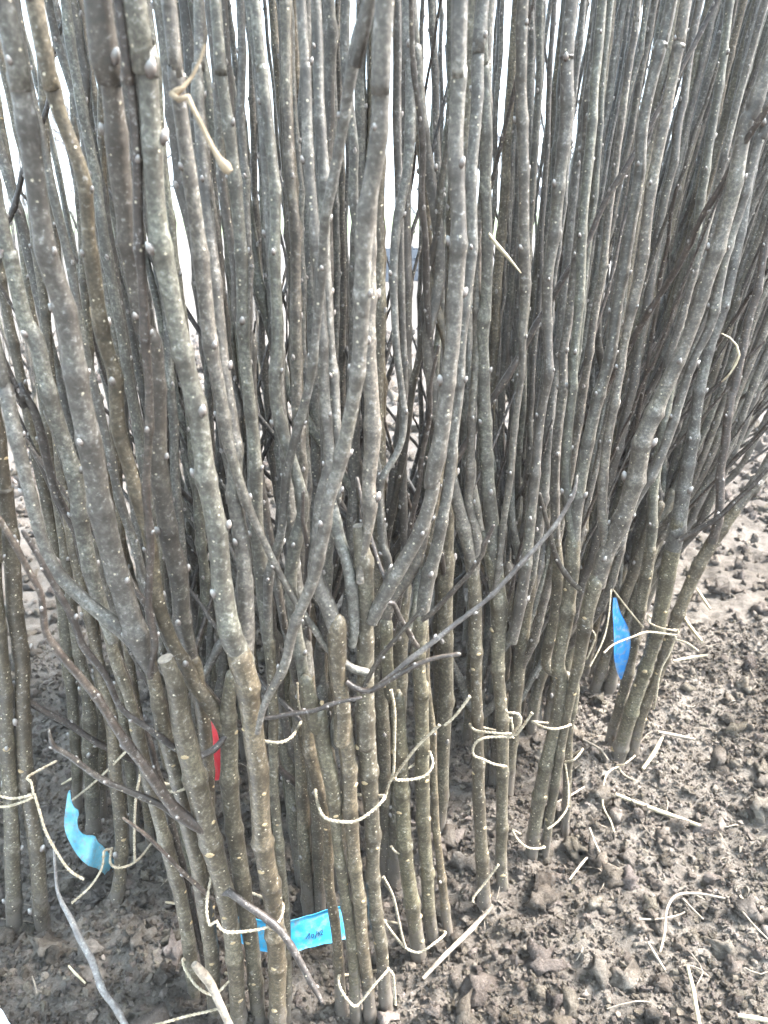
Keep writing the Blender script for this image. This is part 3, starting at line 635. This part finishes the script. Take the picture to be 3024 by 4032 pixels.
for bx, by, n in [(-.17, .56, 3), (-.20, .72, 3), (-.46, .62, 3), (-.25, .78, 2)]:
    bundle(bx, by, n, .034, *L_LEFT, lx=-4)
for bx, by, n in [(-1.35, 2.2, 6), (-1.1, 2.3, 6), (-.85, 2.15, 5), (-.62, 2.35, 5), (-.42, 2.5, 5)]:
    bundle(bx, by, n, .07, *L_FAR, size=.66)
for i, (e, parts) in enumerate(PROTO):
    if i not in used:
        for p, bo in parts:
            if bo: bpy.data.objects.remove(bo)
            bpy.data.objects.remove(p)
        bpy.data.objects.remove(e)

# ================================================================== TWINE
def strand(mb, pts, r, step=.0016, pitch=.006):
    base = spline([(p, r) for p in pts], step); n = len(base); prev = None; A = []; B = []; s = 0
    for i, (p, _) in enumerate(base):
        a = base[max(i-1, 0)][0]; b = base[min(i+1, n-1)][0]; t = (b-a).normalized()
        u = t.orthogonal().normalized() if prev is None else (prev-t*prev.dot(t)).normalized()
        prev = u; v = t.cross(u)
        if i: s += (p-base[i-1][0]).length
        an = s/pitch*2*math.pi; o = (u*math.cos(an)+v*math.sin(an))*r*.5
        wob = 1+.18*noise.noise((s*300, i*.1, r*1000))
        A.append((p+o, r*.62*wob)); B.append((p-o, r*.62*wob))
    tube(mb, A, 6); tube(mb, B, 6)
def twine(label, pieces, r=.00115, name='twine_tie', group='twine round the bundles', m='twine'):
    """pieces: lists of (crop, [(x, y, Y)...])"""
    e = None; mb = MB()
    for crop, pts in pieces:
        x0, y0, s = CROPS[crop]; P = [at(x0+p[0]/s, y0+p[1]/s, p[2]) for p in pts]
        strand(mb, P, r)
    o = mb.build(name, [m]); tag(o, label, 'twine', group); return o
def back(crop, a, b, Y, sag=0):
    return [((a[0]*(1-t)+b[0]*t), (a[1]*(1-t)+b[1]*t)+sag*math.sin(math.pi*t), a[2]*(1-t)+b[2]*t+(Y-(a[2]+b[2])/2)*math.sin(math.pi*t)**.6) for t in (0, .15, .3, .5, .7, .85, 1)]
def loop(crop, front, Yb):
    return (crop, front+back(crop, front[-1], front[0], Yb)[1:])
twine('cream twine round the three front stems just left of the written blue tag',
      [loop('c5', [(912,840,.392),(897,920,.386),(893,990,.380),(905,1045,.376),(935,1032,.375),(950,1060,.374),(985,1078,.374),(1060,1075,.376),(1150,1058,.377),(1205,1030,.383),(1222,960,.395)], .47)])
twine('lowest cream twine on the left of the front bundle, sagging in a shallow curve',
      [loop('c5', [(790,1195,.412),(797,1232,.405),(840,1300,.398),(890,1340,.394),(930,1345,.393),(970,1310,.397),(1005,1265,.403)], .47)])
twine('cream twine sagging behind the green diagonal branch', [loop('c5', [(668,430,.42),(700,460,.402),(760,470,.392),(812,450,.392)], .45)])
twine('cream twine looped under the four stems of the middle bundle, upper turn',
      [loop('c5', [(1362,465,.425),(1375,530,.408),(1400,580,.396),(1450,598,.391),(1530,600,.389),(1600,560,.391),(1662,495,.40)], .47)])
twine('cream twine looped under the middle bundle just above the soil',
      [loop('b6', [(1105,970,.42),(1112,1030,.410),(1150,1100,.402),(1200,1150,.400),(1240,1120,.402),(1320,1020,.407),(1400,930,.418)], .48), ('b6', [(1400,930,.418),(1428,960,.417),(1436,1040,.418),(1442,1140,.42)])])
twine('cream twine crossing in a V at the foot of the trio of stems',
      [loop('b6', [(1372,640,.46),(1430,720,.462),(1500,800,.465),(1580,830,.463),(1660,785,.465),(1740,715,.48)], .54), ('b6', [(1370,380,.44),(1430,500,.45),(1470,680,.46),(1500,795,.465)])])
twine('cream twine with a knot and clipped ends on the left of the trio',
      [loop('c6', [(198,300,.462),(211,350,.455),(180,400,.449),(110,420,.447),(45,418,.445)], .53), ('c6', [(45,405,.445),(140,280,.43),(240,182,.42)]),
       ('c6', [(30,30,.43),(45,120,.435),(45,250,.44),(40,390,.444),(20,440,.444),(5,490,.446)]), ('c6', [(262,185,.44),(310,140,.44),(372,58,.44)])])
twine('knotted cream twine with a small bow and two free ends on the pair of stems',
      [loop('c6', [(370,180,.53),(392,205,.508),(450,215,.495),(545,222,.494)], .58), ('c6', [(555,225,.494),(590,170,.485),(578,135,.485),(530,128,.488),(525,115,.49)]), ('c6', [(548,150,.49),(555,190,.49),(570,225,.49),(640,130,.48)]),
       ('c6', [(560,236,.494),(450,236,.49),(396,260,.49),(385,310,.492),(430,332,.494),(475,352,.495),(530,362,.497)])])
twine('short cream twine crossing the right-leaning pair near mid height', [loop('c6', [(640,168,.575),(680,188,.553),(740,200,.546),(805,183,.56)], .60)])
twine('cream twine round the foot of the right-leaning pair', [loop('c6', [(555,635,.575),(580,680,.563),(630,715,.557),(692,712,.566)], .62)])
twine('cream twine with a long drooping tail behind the right-leaning pair',
      [loop('c6', [(755,345,.62),(820,332,.60),(858,288,.62)], .66), ('c6', [(782,350,.605),(796,450,.60),(790,540,.59),(750,600,.58),(708,632,.575)])])
twine('cream twine at the foot of the right rear bundle, its tail lying on the soil',
      [loop('c6', [(985,350,.73),(1030,355,.705),(1082,318,.72)], .78), ('c6', [(1012,362,.705),(960,400,.69),(945,520,.655),(980,600,.63),(1000,665,.61)]), ('c6', [(1015,370,.705),(1040,400,.70),(1090,425,.69)])])
twine('cream twine with splayed ends high on the right rear bundle',
      [loop('b5', [(648,780,.72),(655,830,.70),(740,870,.68),(850,890,.68)], .80), ('b5', [(860,880,.68),(850,920,.68),(650,900,.67),(550,930,.66),(400,990,.65),(330,1050,.64)]), ('b5', [(850,955,.68),(930,980,.67),(1015,1040,.66)]),
       ('b5', [(850,930,.68),(800,1060,.68),(740,1180,.68),(705,1380,.68),(690,1460,.69)])])
twine('cream twine in two turns on the pair at the left edge, long frayed tail',
      [loop('c5', [(-60,470,.47),(0,490,.462),(60,500,.459),(142,485,.463)], .55), loop('c5', [(-60,530,.47),(0,536,.462),(70,525,.459),(150,492,.463)], .55),
       ('c5', [(148,480,.46),(172,560,.455),(200,650,.45),(250,740,.45),(300,810,.45),(362,850,.45)]), ('c5', [(145,485,.46),(135,430,.465),(118,410,.47),(180,372,.48),(245,338,.49)])])
twine('cream twine round the foot of the left bundle passing the pale blue ribbon',
      [('c5', [(482,715,.52),(478,780,.493),(520,800,.487),(590,770,.50),(655,695,.53)]), ('c5', [(484,718,.50),(450,730,.49),(440,800,.485),(390,880,.48),(310,952,.475)]), ('c5', [(606,398,.48),(587,500,.485),(580,650,.49),(582,775,.495)])])
twine('straight taut string rising from the pale blue ribbon', [('c5', [(300,518,.58),(420,420,.55),(550,290,.51),(574,248,.50)])])
twine('cream twine hooking up to the right behind the thickest front sapling', [('c5', [(1140,252,.41),(1210,258,.41),(1262,232,.42),(1302,168,.44)])])
twine('thin loose string hanging behind the front and middle bundles', [('c5', [(1285,0,.46),(1290,90,.46),(1322,180,.46),(1332,270,.46),(1328,362,.465)])], r=.0009)
twine('stray cream twine lying across the soil at the bottom edge', [('c5', [(660,1482,.385),(740,1460,.39),(820,1438,.395),(920,1415,.40),(1010,1388,.41)])])
twine('curly end of twine on the right of the trio, beside a dark gap', [('c6', [(495,785,.50),(440,860,.498),(385,930,.492),(388,950,.49)])])
twine('short cream twine end peeping out between left stem and lower right stems', [('c6', [(30,705,.47),(48,730,.47),(80,742,.475)])])
twine('pale string hooked behind the leaning pair, beside the deep blue tag', [('b5', [(240,885,.66),(265,930,.66),(240,1010,.66),(200,1100,.66)]), ('b5', [(380,590,.70),(365,760,.68),(340,900,.67),(300,1010,.66),(225,1150,.65)]), ('b5', [(395,595,.70),(500,730,.72),(615,870,.72)])], r=.001)

# ================================================================== TAGS
def ribbon(name, label, mats, crop, top, bot, group=None, cat='tag', thick=.0005):
    """strip between two polylines of (x, y, Y); top and bottom edges."""
    x0, y0, s = CROPS[crop]; A = [q for q, _ in spline([(at(x0+p[0]/s, y0+p[1]/s, p[2]), 1) for p in top], .002)]
    B = [q for q, _ in spline([(at(x0+p[0]/s, y0+p[1]/s, p[2]), 1) for p in bot], .002)]
    n = 28; A = [A[int(i*(len(A)-1)/n)] for i in range(n+1)]; B = [B[int(i*(len(B)-1)/n)] for i in range(n+1)]
    m = 8; vs = []; fs = []
    for i in range(n+1):
        for j in range(m+1):
            t = j/m; p = A[i].lerp(B[i], t); p = p+Vector((0, 1, .2))*(.0011*noise.noise((i*.33, j*.5, len(label))))
            vs.append(p)
    k0 = len(vs); vs += [v+Vector((0, thick, 0)) for v in vs]
    for i in range(n):
        for j in range(m):
            a = i*(m+1)+j; fs.append((a, a+1, a+m+2, a+m+1)); fs.append((k0+a, k0+a+m+1, k0+a+m+2, k0+a+1))
    ring = [i*(m+1) for i in range(n+1)]+[n*(m+1)+j for j in range(1, m+1)]+[i*(m+1)+m for i in range(n-1, -1, -1)]+[j for j in range(m-1, 0, -1)]
    for a, b in zip(ring, ring[1:]+ring[:1]): fs.append((a, a+k0, b+k0, b))
    mb = MB(); mb.add(vs, fs); o = mb.build(name, mats); return tag(o, label, cat, group), vs
o, tv = ribbon('plant_tag', 'bright blue plastic tag with a handwritten date between front and middle bundles', ['tag'], 'c5',
       [(1010,1010,.455),(1060,1012,.452),(1140,1030,.448),(1220,1036,.444),(1320,1010,.446),(1420,980,.452),(1500,960,.462)], [(1030,1120,.452),(1070,1140,.449),(1150,1165,.445),(1238,1172,.440),(1340,1145,.442),(1440,1120,.448),(1530,1100,.458)])
# handwriting: strokes of ink lying on the tag
ik = MB()
for st in [[(690,812),(772,685)], [(772,685),(752,808)], [(815,715),(860,708),(842,790),(815,772),(815,715)], [(930,640),(892,805)], [(935,712),(968,668),(968,740)], [(990,680),(1010,650)], [(1010,650),(990,690),(1000,735)], [(1020,640),(1045,612),(1062,640),(1030,690),(1018,722),(1060,712)]]:
    P = []
    for x, y in st:
        sx, sy = 1080+x/5.53, 3550+y/5.53; cx = (sx)*1.0972; Yt = float(np.interp(cx, [1230, 1330, 1430], [.4412, .4432, .4492])); P.append((at(sx, sy, Yt-.0010), .00028))
    tube(ik, spline(P, .0006), 5)
ink = ik.build('handwriting', ['ink'], o)
ribbon('ribbon_tag', 'crumpled pale blue ribbon tag curling round the left bundle', ['tag_pale'], 'b8',
       [(590,240,.56),(600,330,.55),(640,395,.54),(672,420,.54),(650,500,.54),(680,590,.54),(740,632,.54),(800,630,.54),(840,690,.545),(900,750,.55),(960,830,.565)],
       [(575,250,.57),(560,340,.555),(550,420,.54),(538,500,.54),(548,580,.535),(590,680,.53),(660,800,.53),(740,870,.53),(820,900,.54),(880,950,.55),(940,1040,.565)])
ribbon('plant_tag', 'deep blue tag hanging point down beside the right rear bundle', ['tag_deep'], 'b5',
       [(395,650,.73),(392,760,.73),(398,850,.73),(402,960,.73),(402,1080,.73),(420,1180,.735),(448,1245,.74)], [(420,655,.735),(450,760,.735),(500,860,.735),(522,950,.735),(512,1060,.735),(485,1160,.737),(456,1245,.74)])
ribbon('plant_tag', 'narrow red tag glimpsed between the front stems', ['red'], 'c5',
       [(858,60,.445),(868,160,.442),(880,260,.44),(905,350,.44),(915,420,.44)], [(905,60,.445),(925,160,.442),(948,260,.44),(965,350,.44),(970,420,.44)])
ribbon('plant_tag', 'small bright blue tag scrap far behind the middle stems', ['tag'], 'c1', [(1452,1300,.95),(1462,1292,.95),(1475,1300,.95)], [(1455,1322,.95),(1465,1328,.95),(1478,1322,.95)])
ribbon('plant_tag', 'sliver of blue tag far behind the left stems', ['tag_deep'], 'b2', [(775,735,1.2),(790,760,1.2),(810,800,1.2)], [(780,840,1.2),(800,850,1.2),(830,850,1.2)])

# ================================================================== LOOSE TWIGS, STRAWS, ROOTS
def loose(name, label, cat, crop, pts, material, rw=None, group=None, kink=.0004, sides=8, nodes=False):
    x0, y0, s = CROPS[crop]; P = [(at(x0+p[0]/s, y0+p[1]/s, p[3]), p[2]/s/2*depth_at(y0+p[1]/s, p[3])/F) for p in pts]
    if nodes:
        path, nd, rec = stem_path(P, .022, kink, step=.004, seed=len(label))
    else:
        path = spline(P, .004); nd = None
    mb = MB(); tube(mb, path, sides, 0, True, None, nd, rough=.12, seed=len(label)); c = P[0][0]
    o = mb.build(name, [material]); return tag(o, label, cat, group)
loose('loose_twig', 'long grey twig slanting down over the dark soil at lower left', 'twig', 'c5', [(232,690,10,.46),(245,870,13,.455),(268,940,18,.45),(310,1020,23,.44),(350,1110,26,.43),(400,1210,28,.42),(440,1330,28,.41),(500,1410,27,.40),(545,1490,27,.39)], 'bark_grey', nodes=True)
loose('loose_twig', 'furry tan stalk poking up at the bottom of the front bundle', 'twig', 'c5', [(838,1215,28,.385),(880,1262,42,.385),(915,1310,40,.385),(950,1390,34,.38),(1000,1500,32,.375)], 'root')
loose('dried_stalk', 'dried stalk with a tan knot dangling blurred in the upper left', 'stalk', 'c1', [(885,190,14,.31),(868,250,14,.31),(830,330,16,.31),(790,380,20,.305),(760,400,34,.305),(742,405,26,.305),(770,430,24,.302),(812,420,30,.302),(835,470,22,.302),(880,560,22,.302),(920,640,24,.302),(950,690,30,.302),(975,720,52,.302),(995,745,34,.302)], 'dryleaf')
loose('grass_blade', 'pale dry grass blade caught among the middle stems', 'grass blade', 'c2', [(452,1008,8,.47),(490,1060,18,.47),(530,1105,16,.47),(592,1180,5,.47)], 'straw')
loose('bark_curl', 'thin curled dry bark strip among the right stems', 'bark strip', 'b7', [(1195,690,8,.52),(1270,730,16,.52),(1330,800,18,.52),(1350,880,24,.52),(1320,960,22,.52),(1270,1040,16,.52),(1200,1112,14,.53)], 'straw')
loose('dry_leaf', 'sliver of dry brown leaf lodged among the left stems', 'leaf', 'b2', [(785,240,20,.42),(820,340,50,.42),(870,500,56,.42),(920,610,50,.42),(955,660,12,.42)], 'dryleaf')
def on_soil(name, label, cat, crop, pts, wpx, material, lift=.003, group=None):
    x0, y0, s = CROPS[crop]; P = []
    for i, p in enumerate(pts):
        sx, sy = x0+p[0]/s, y0+p[1]/s; d = FW + UP*(-(sy-CY)/F) + Vector((1, 0, 0))*((sx-CX)/F); z = 0
        for _ in range(4):
            q = CAM+d*((H-z)/-d.z); z = gh(q.x, q.y)+lift+.0035
        P.append((q, .40*wpx/s*(d.dot(FW))*((H-z)/-d.z)/F*(1 if 0 < i < len(pts)-1 else .75)))
    mb = MB(); tube(mb, spline(P, .004), 7, rough=.15, seed=len(label)); o = mb.build(name, [material]); return tag(o, label, cat, group)
on_soil('straw', 'thick pale straw lying on the bank right of the leaning pair', 'straw', 'c6', [(1000,482,),(1180,552),(1375,622)], 26, 'straw', .006)
on_soil('straw', 'short broken straw standing askew by the right rear bundle', 'straw', 'c6', [(1200,240),(1165,305),(1118,372)], 24, 'straw', .008)
on_soil('rootlet', 'curled pale root arching over the soil on the right', 'root', 'c6', [(1192,1165),(1212,1080),(1222,980),(1262,920),(1345,910),(1475,932)], 15, 'root', .008)
on_soil('rootlet', 'short forked rootlet under the arching pale root', 'root', 'c6', [(1290,932),(1340,985),(1380,1022)], 12, 'root', .006)
on_soil('rootlet', 'thin root lying level beside the arching pale root', 'root', 'c6', [(1100,1020),(1170,1022),(1260,1008),(1300,990)], 11, 'root', .005)
on_soil('straw', 'stub of straw below the arching pale root', 'straw', 'c6', [(1138,1120),(1175,1180),(1215,1245)], 16, 'root', .006)
on_soil('straw', 'yellowish straw running to the bottom edge on the right', 'straw', 'c6', [(1312,1228),(1332,1310),(1348,1400),(1365,1490)], 24, 'straw', .006)
on_soil('straw', 'pale straw entering at the lower right corner', 'straw', 'c6', [(1530,1438),(1600,1448),(1680,1465)], 28, 'straw', .006)
on_soil('rootlet', 'thin root slanting to the right edge', 'root', 'c6', [(1550,990),(1600,1050),(1665,1115)], 12, 'root', .006)
on_soil('rootlet', 'crooked rootlet on the soil below the leaning pair', 'root', 'c6', [(912,720),(860,775),(800,852)], 15, 'root', .008)
on_soil('rootlet', 'short rootlet pointing up below the leaning pair', 'root', 'c6', [(888,628),(905,680),(932,732)], 15, 'root', .012)
on_soil('straw', 'soil-caked stick lying beside the foot of the trio', 'stick', 'c6', [(168,1278),(260,1180),(380,1062),(470,960)], 26, 'root', .008)
on_soil('rootlet', 'thin root under the drooping tail of twine', 'root', 'c6', [(720,530),(800,490),(865,450)], 12, 'root', .008)
on_soil('rootlet', 'crooked thin root left of the right rear bundle', 'root', 'c6', [(858,245),(930,285),(968,335)], 14, 'root', .006)
on_soil('straw', 'blond straw far right beside the right rear bundle', 'straw', 'b5', [(890,760),(960,870),(1040,970)], 34, 'straw', .01)
on_soil('straw', 'short blond straw high on the bare bank', 'straw', 'b5', [(1000,585),(1050,660),(1100,735)], 26, 'straw', .008)
on_soil('straw', 'flat straw lying right of the twine with splayed ends', 'straw', 'b5', [(830,1110),(960,1085),(1080,1070)], 28, 'straw', .006)
on_soil('straw', 'dusty straw lying level at the foot of the right rear bundle', 'straw', 'b5', [(720,1625),(850,1650),(990,1680)], 34, 'root', .006)
on_soil('straw', 'straw bit on the soil left of the front bundle', 'straw', 'b8', [(580,1720),(640,1790),(720,1865)], 26, 'straw', .006)
on_soil('straw', 'small pale chip beside the front bundle', 'straw', 'b8', [(1395,1185),(1440,1190),(1482,1198)], 30, 'straw', .006)
on_soil('straw', 'pale straw behind the pair at the left edge', 'straw', 'b8', [(520,190),(590,150),(650,115)], 24, 'straw', .004)
on_soil('rootlet', 'grey rootlet standing in the dark soil at lower left', 'root', 'b8', [(270,1810),(295,1880),(312,1955)], 18, 'root', .006)
# root hairs and tiny straw bits nobody could count
mb = MB(); rr_ = random.Random(3)
for k in range(150):
    x = rr_.uniform(-.4, .65); y = rr_.uniform(.36, 1.0); a = rr_.uniform(0, 6.28); L = rr_.uniform(.008, .04); P = []
    bend = rr_.uniform(-1.4, 1.4)
    for t in (0, .33, .66, 1):
        aa = a+bend*t; x_ = x+math.cos(aa)*L*t; y_ = y+math.sin(aa)*L*t; P.append((Vector((x_, y_, gh(x_, y_)+.002+.003*math.sin(t*3))), rr_.uniform(.0003, .0006)))
    tube(mb, spline(P, .006), 4, cap=False)
tag(mb.build('root_hairs', ['root']), 'fine root hairs and straw bits scattered on the soil', 'roots', kind='stuff')

# white sack corner at lower left
def sack():
    a = at(0, 3919, .415); b = at(90, 4040, .392)
    dirv = Vector((b.x-a.x, b.y-a.y, 0)).normalized(); nrm = Vector((-dirv.y, dirv.x, 0))
    if nrm.x > 0: nrm = -nrm
    c = a; vs = []; fs = []; n, m = 26, 20
    for i in range(n+1):
        for j in range(m+1):
            s_ = -.12+.30*i/n; t = .26*j/m; p = Vector((a.x, a.y, 0))+dirv*s_+nrm*(t+.0015*noise.noise((s_*50, 0, 0)))
            e = min(1, t/.05); z = .028*math.sqrt(max(0, 1-(1-e)**2))+.006*noise.noise((s_*18, t*18, 2))*e
            vs.append(Vector((p.x, p.y, .014+z)))
    for i in range(n):
        for j in range(m):
            q = i*(m+1)+j; fs.append((q, q+1, q+m+2, q+m+1))
    k0 = len(vs); vs += [Vector((v.x, v.y, -.03)) for v in vs]
    for i in range(n):
        for j in range(m):
            q = k0+i*(m+1)+j; fs.append((q, q+m+1, q+m+2, q+1))
    ring = [i*(m+1) for i in range(n+1)]+[n*(m+1)+j for j in range(1, m+1)]+[i*(m+1)+m for i in range(n-1, -1, -1)]+[j for j in range(m-1, 0, -1)]
    for p, q in zip(ring, ring[1:]+ring[:1]): fs.append((p, p+k0, q+k0, q))
    mb = MB(); mb.add(vs, fs); tag(mb.build('white_sack', ['sack']), 'edge of a smooth white sack at the lower left corner', 'sack')
sack()

# ================================================================== BACKGROUND
mb = MB(); vs = []; fs = []
bx = np.linspace(-60, 60, 61); by = np.linspace(0, 1, 7)
for j, t in enumerate(by):
    for x in bx: vs.append((x, 11+60*t, -.25+.75*math.sin(min(1, t*1.2)*1.57)+.15*noise.noise((x*.2, t*4, 0))))
for j in range(6):
    for i in range(60): a = j*61+i; fs.append((a, a+1, a+62, a+61))
mb.add(vs, fs); tag(mb.build('meadow', ['moss']), 'pale green grass rise in the distance', 'grass', kind='structure')
def crate(x, y, z, rz, label):
    e = empty('crate', Vector((x, y, z))); e.rotation_euler = (0, 0, rz)
    def bx_(name, cx, cy, cz, sx, sy, sz):
        b = MB(); v = [(cx+sx*i, cy+sy*j, cz+sz*k) for i in (-.5, .5) for j in (-.5, .5) for k in (-.5, .5)]
        b.add(v, [(0, 1, 3, 2), (4, 6, 7, 5), (0, 4, 5, 1), (2, 3, 7, 6), (0, 2, 6, 4), (1, 5, 7, 3)]); b.build(name, ['crate'], e, False)
    for k in range(3):
        zc = .05+.09*k
        for s_ in (-1, 1):
            bx_('slat', 0, s_*.19, zc, .58, .012, .07); bx_('slat', s_*.288, 0, zc, .012, .36, .07)
    for sx in (-1, 1):
        for sy in (-1, 1): bx_('corner_post', sx*.272, sy*.174, .14, .02, .02, .28)
    bx_('base', 0, 0, .01, .55, .35, .015); tag(e, label, 'crate')
crate(.10, 7.2, gh(.10, 7.2), .5, 'dark bluish crate far behind, seen between the middle stems')

def tree(x, y, h, seed, label):
    rnd = random.Random(seed); e = empty('bare_tree', Vector((x, y, 0))); tr = MB(); cr = MB()
    def br(mb, p, d, L, r, lv):
        pts = [(p, r)]; q = p; dd = d
        for k in range(3):
            dd = (dd+Vector((rnd.uniform(-.22, .22), rnd.uniform(-.22, .22), rnd.uniform(-.05, .18)))).normalized(); q = q+dd*L/3; pts.append((q, r*(1-.22*(k+1))))
        tube(mb, pts, 6 if lv < 2 else 4, cap=False)
        if lv < 4:
            for k in range(4 if lv else 6):
                t = rnd.uniform(.35, 1); i = min(2, int(t*3)); b = pts[i][0].lerp(pts[i+1][0], t*3-i if t < 1 else 1)
                a = rnd.uniform(0, 6.28); o = dd.orthogonal().normalized(); o = Matrix.Rotation(a, 3, dd)@o
                br(cr, b, (dd*.75+o*rnd.uniform(.5, .9)).normalized(), L*rnd.uniform(.5, .7), r*.45, lv+1)
    br(tr, Vector((0, 0, -.1)), Vector((0, 0, 1)), h*.5, h*.02, 0)
    tr.build('trunk', ['fartree'], e); cr.build('crown', ['fartree'], e); tag(e, label, 'tree', 'bare trees on the horizon')
for i, (x, y, h, l) in enumerate([(1.35, 6.2, 2.4, 'young bare tree behind the gap right of the middle stems'), (2.9, 7.4, 2.6, 'young bare tree in the sky at the upper right'), (-2.6, 7.5, 2.4, 'young bare tree behind the upper left stems'), (.5, 10, 2.6, 'farthest young bare tree behind the centre'), (2.1, 5.6, 2.2, 'young bare tree between the two right-hand ones')]):
    tree(x, y, h, 50+i, l)

# ------------------------------------------------------------------ added air volume that imitates veiling glare from the sky
hz = MB(); x0, x1, y0, y1, z0, z1 = -75, 75, -8, 95, -1.6, 3.1
v = [(x, y, z) for x in (x0, x1) for y in (y0, y1) for z in (z0, z1)]
hz.add(v, [(0, 1, 3, 2), (4, 6, 7, 5), (0, 4, 5, 1), (2, 3, 7, 6), (0, 2, 6, 4), (1, 5, 7, 3)])
hm = bpy.data.materials.new('glare_veil'); hm.use_nodes = True; hn = hm.node_tree; hn.nodes.clear()
ho = hn.nodes.new('ShaderNodeOutputMaterial'); hv = hn.nodes.new('ShaderNodeVolumePrincipled'); hv.inputs['Color'].default_value = (.93, .96, 1, 1); hv.inputs['Density'].default_value = GLARE_VEIL
hn.links.new(hv.outputs[0], ho.inputs['Volume']); M['glare_veil'] = hm
ho_ = hz.build('glare_veil', ['glare_veil'], None, False); tag(ho_, 'added thin air volume imitating veiling sky glare over the bed', 'glare_veil', kind='stuff')
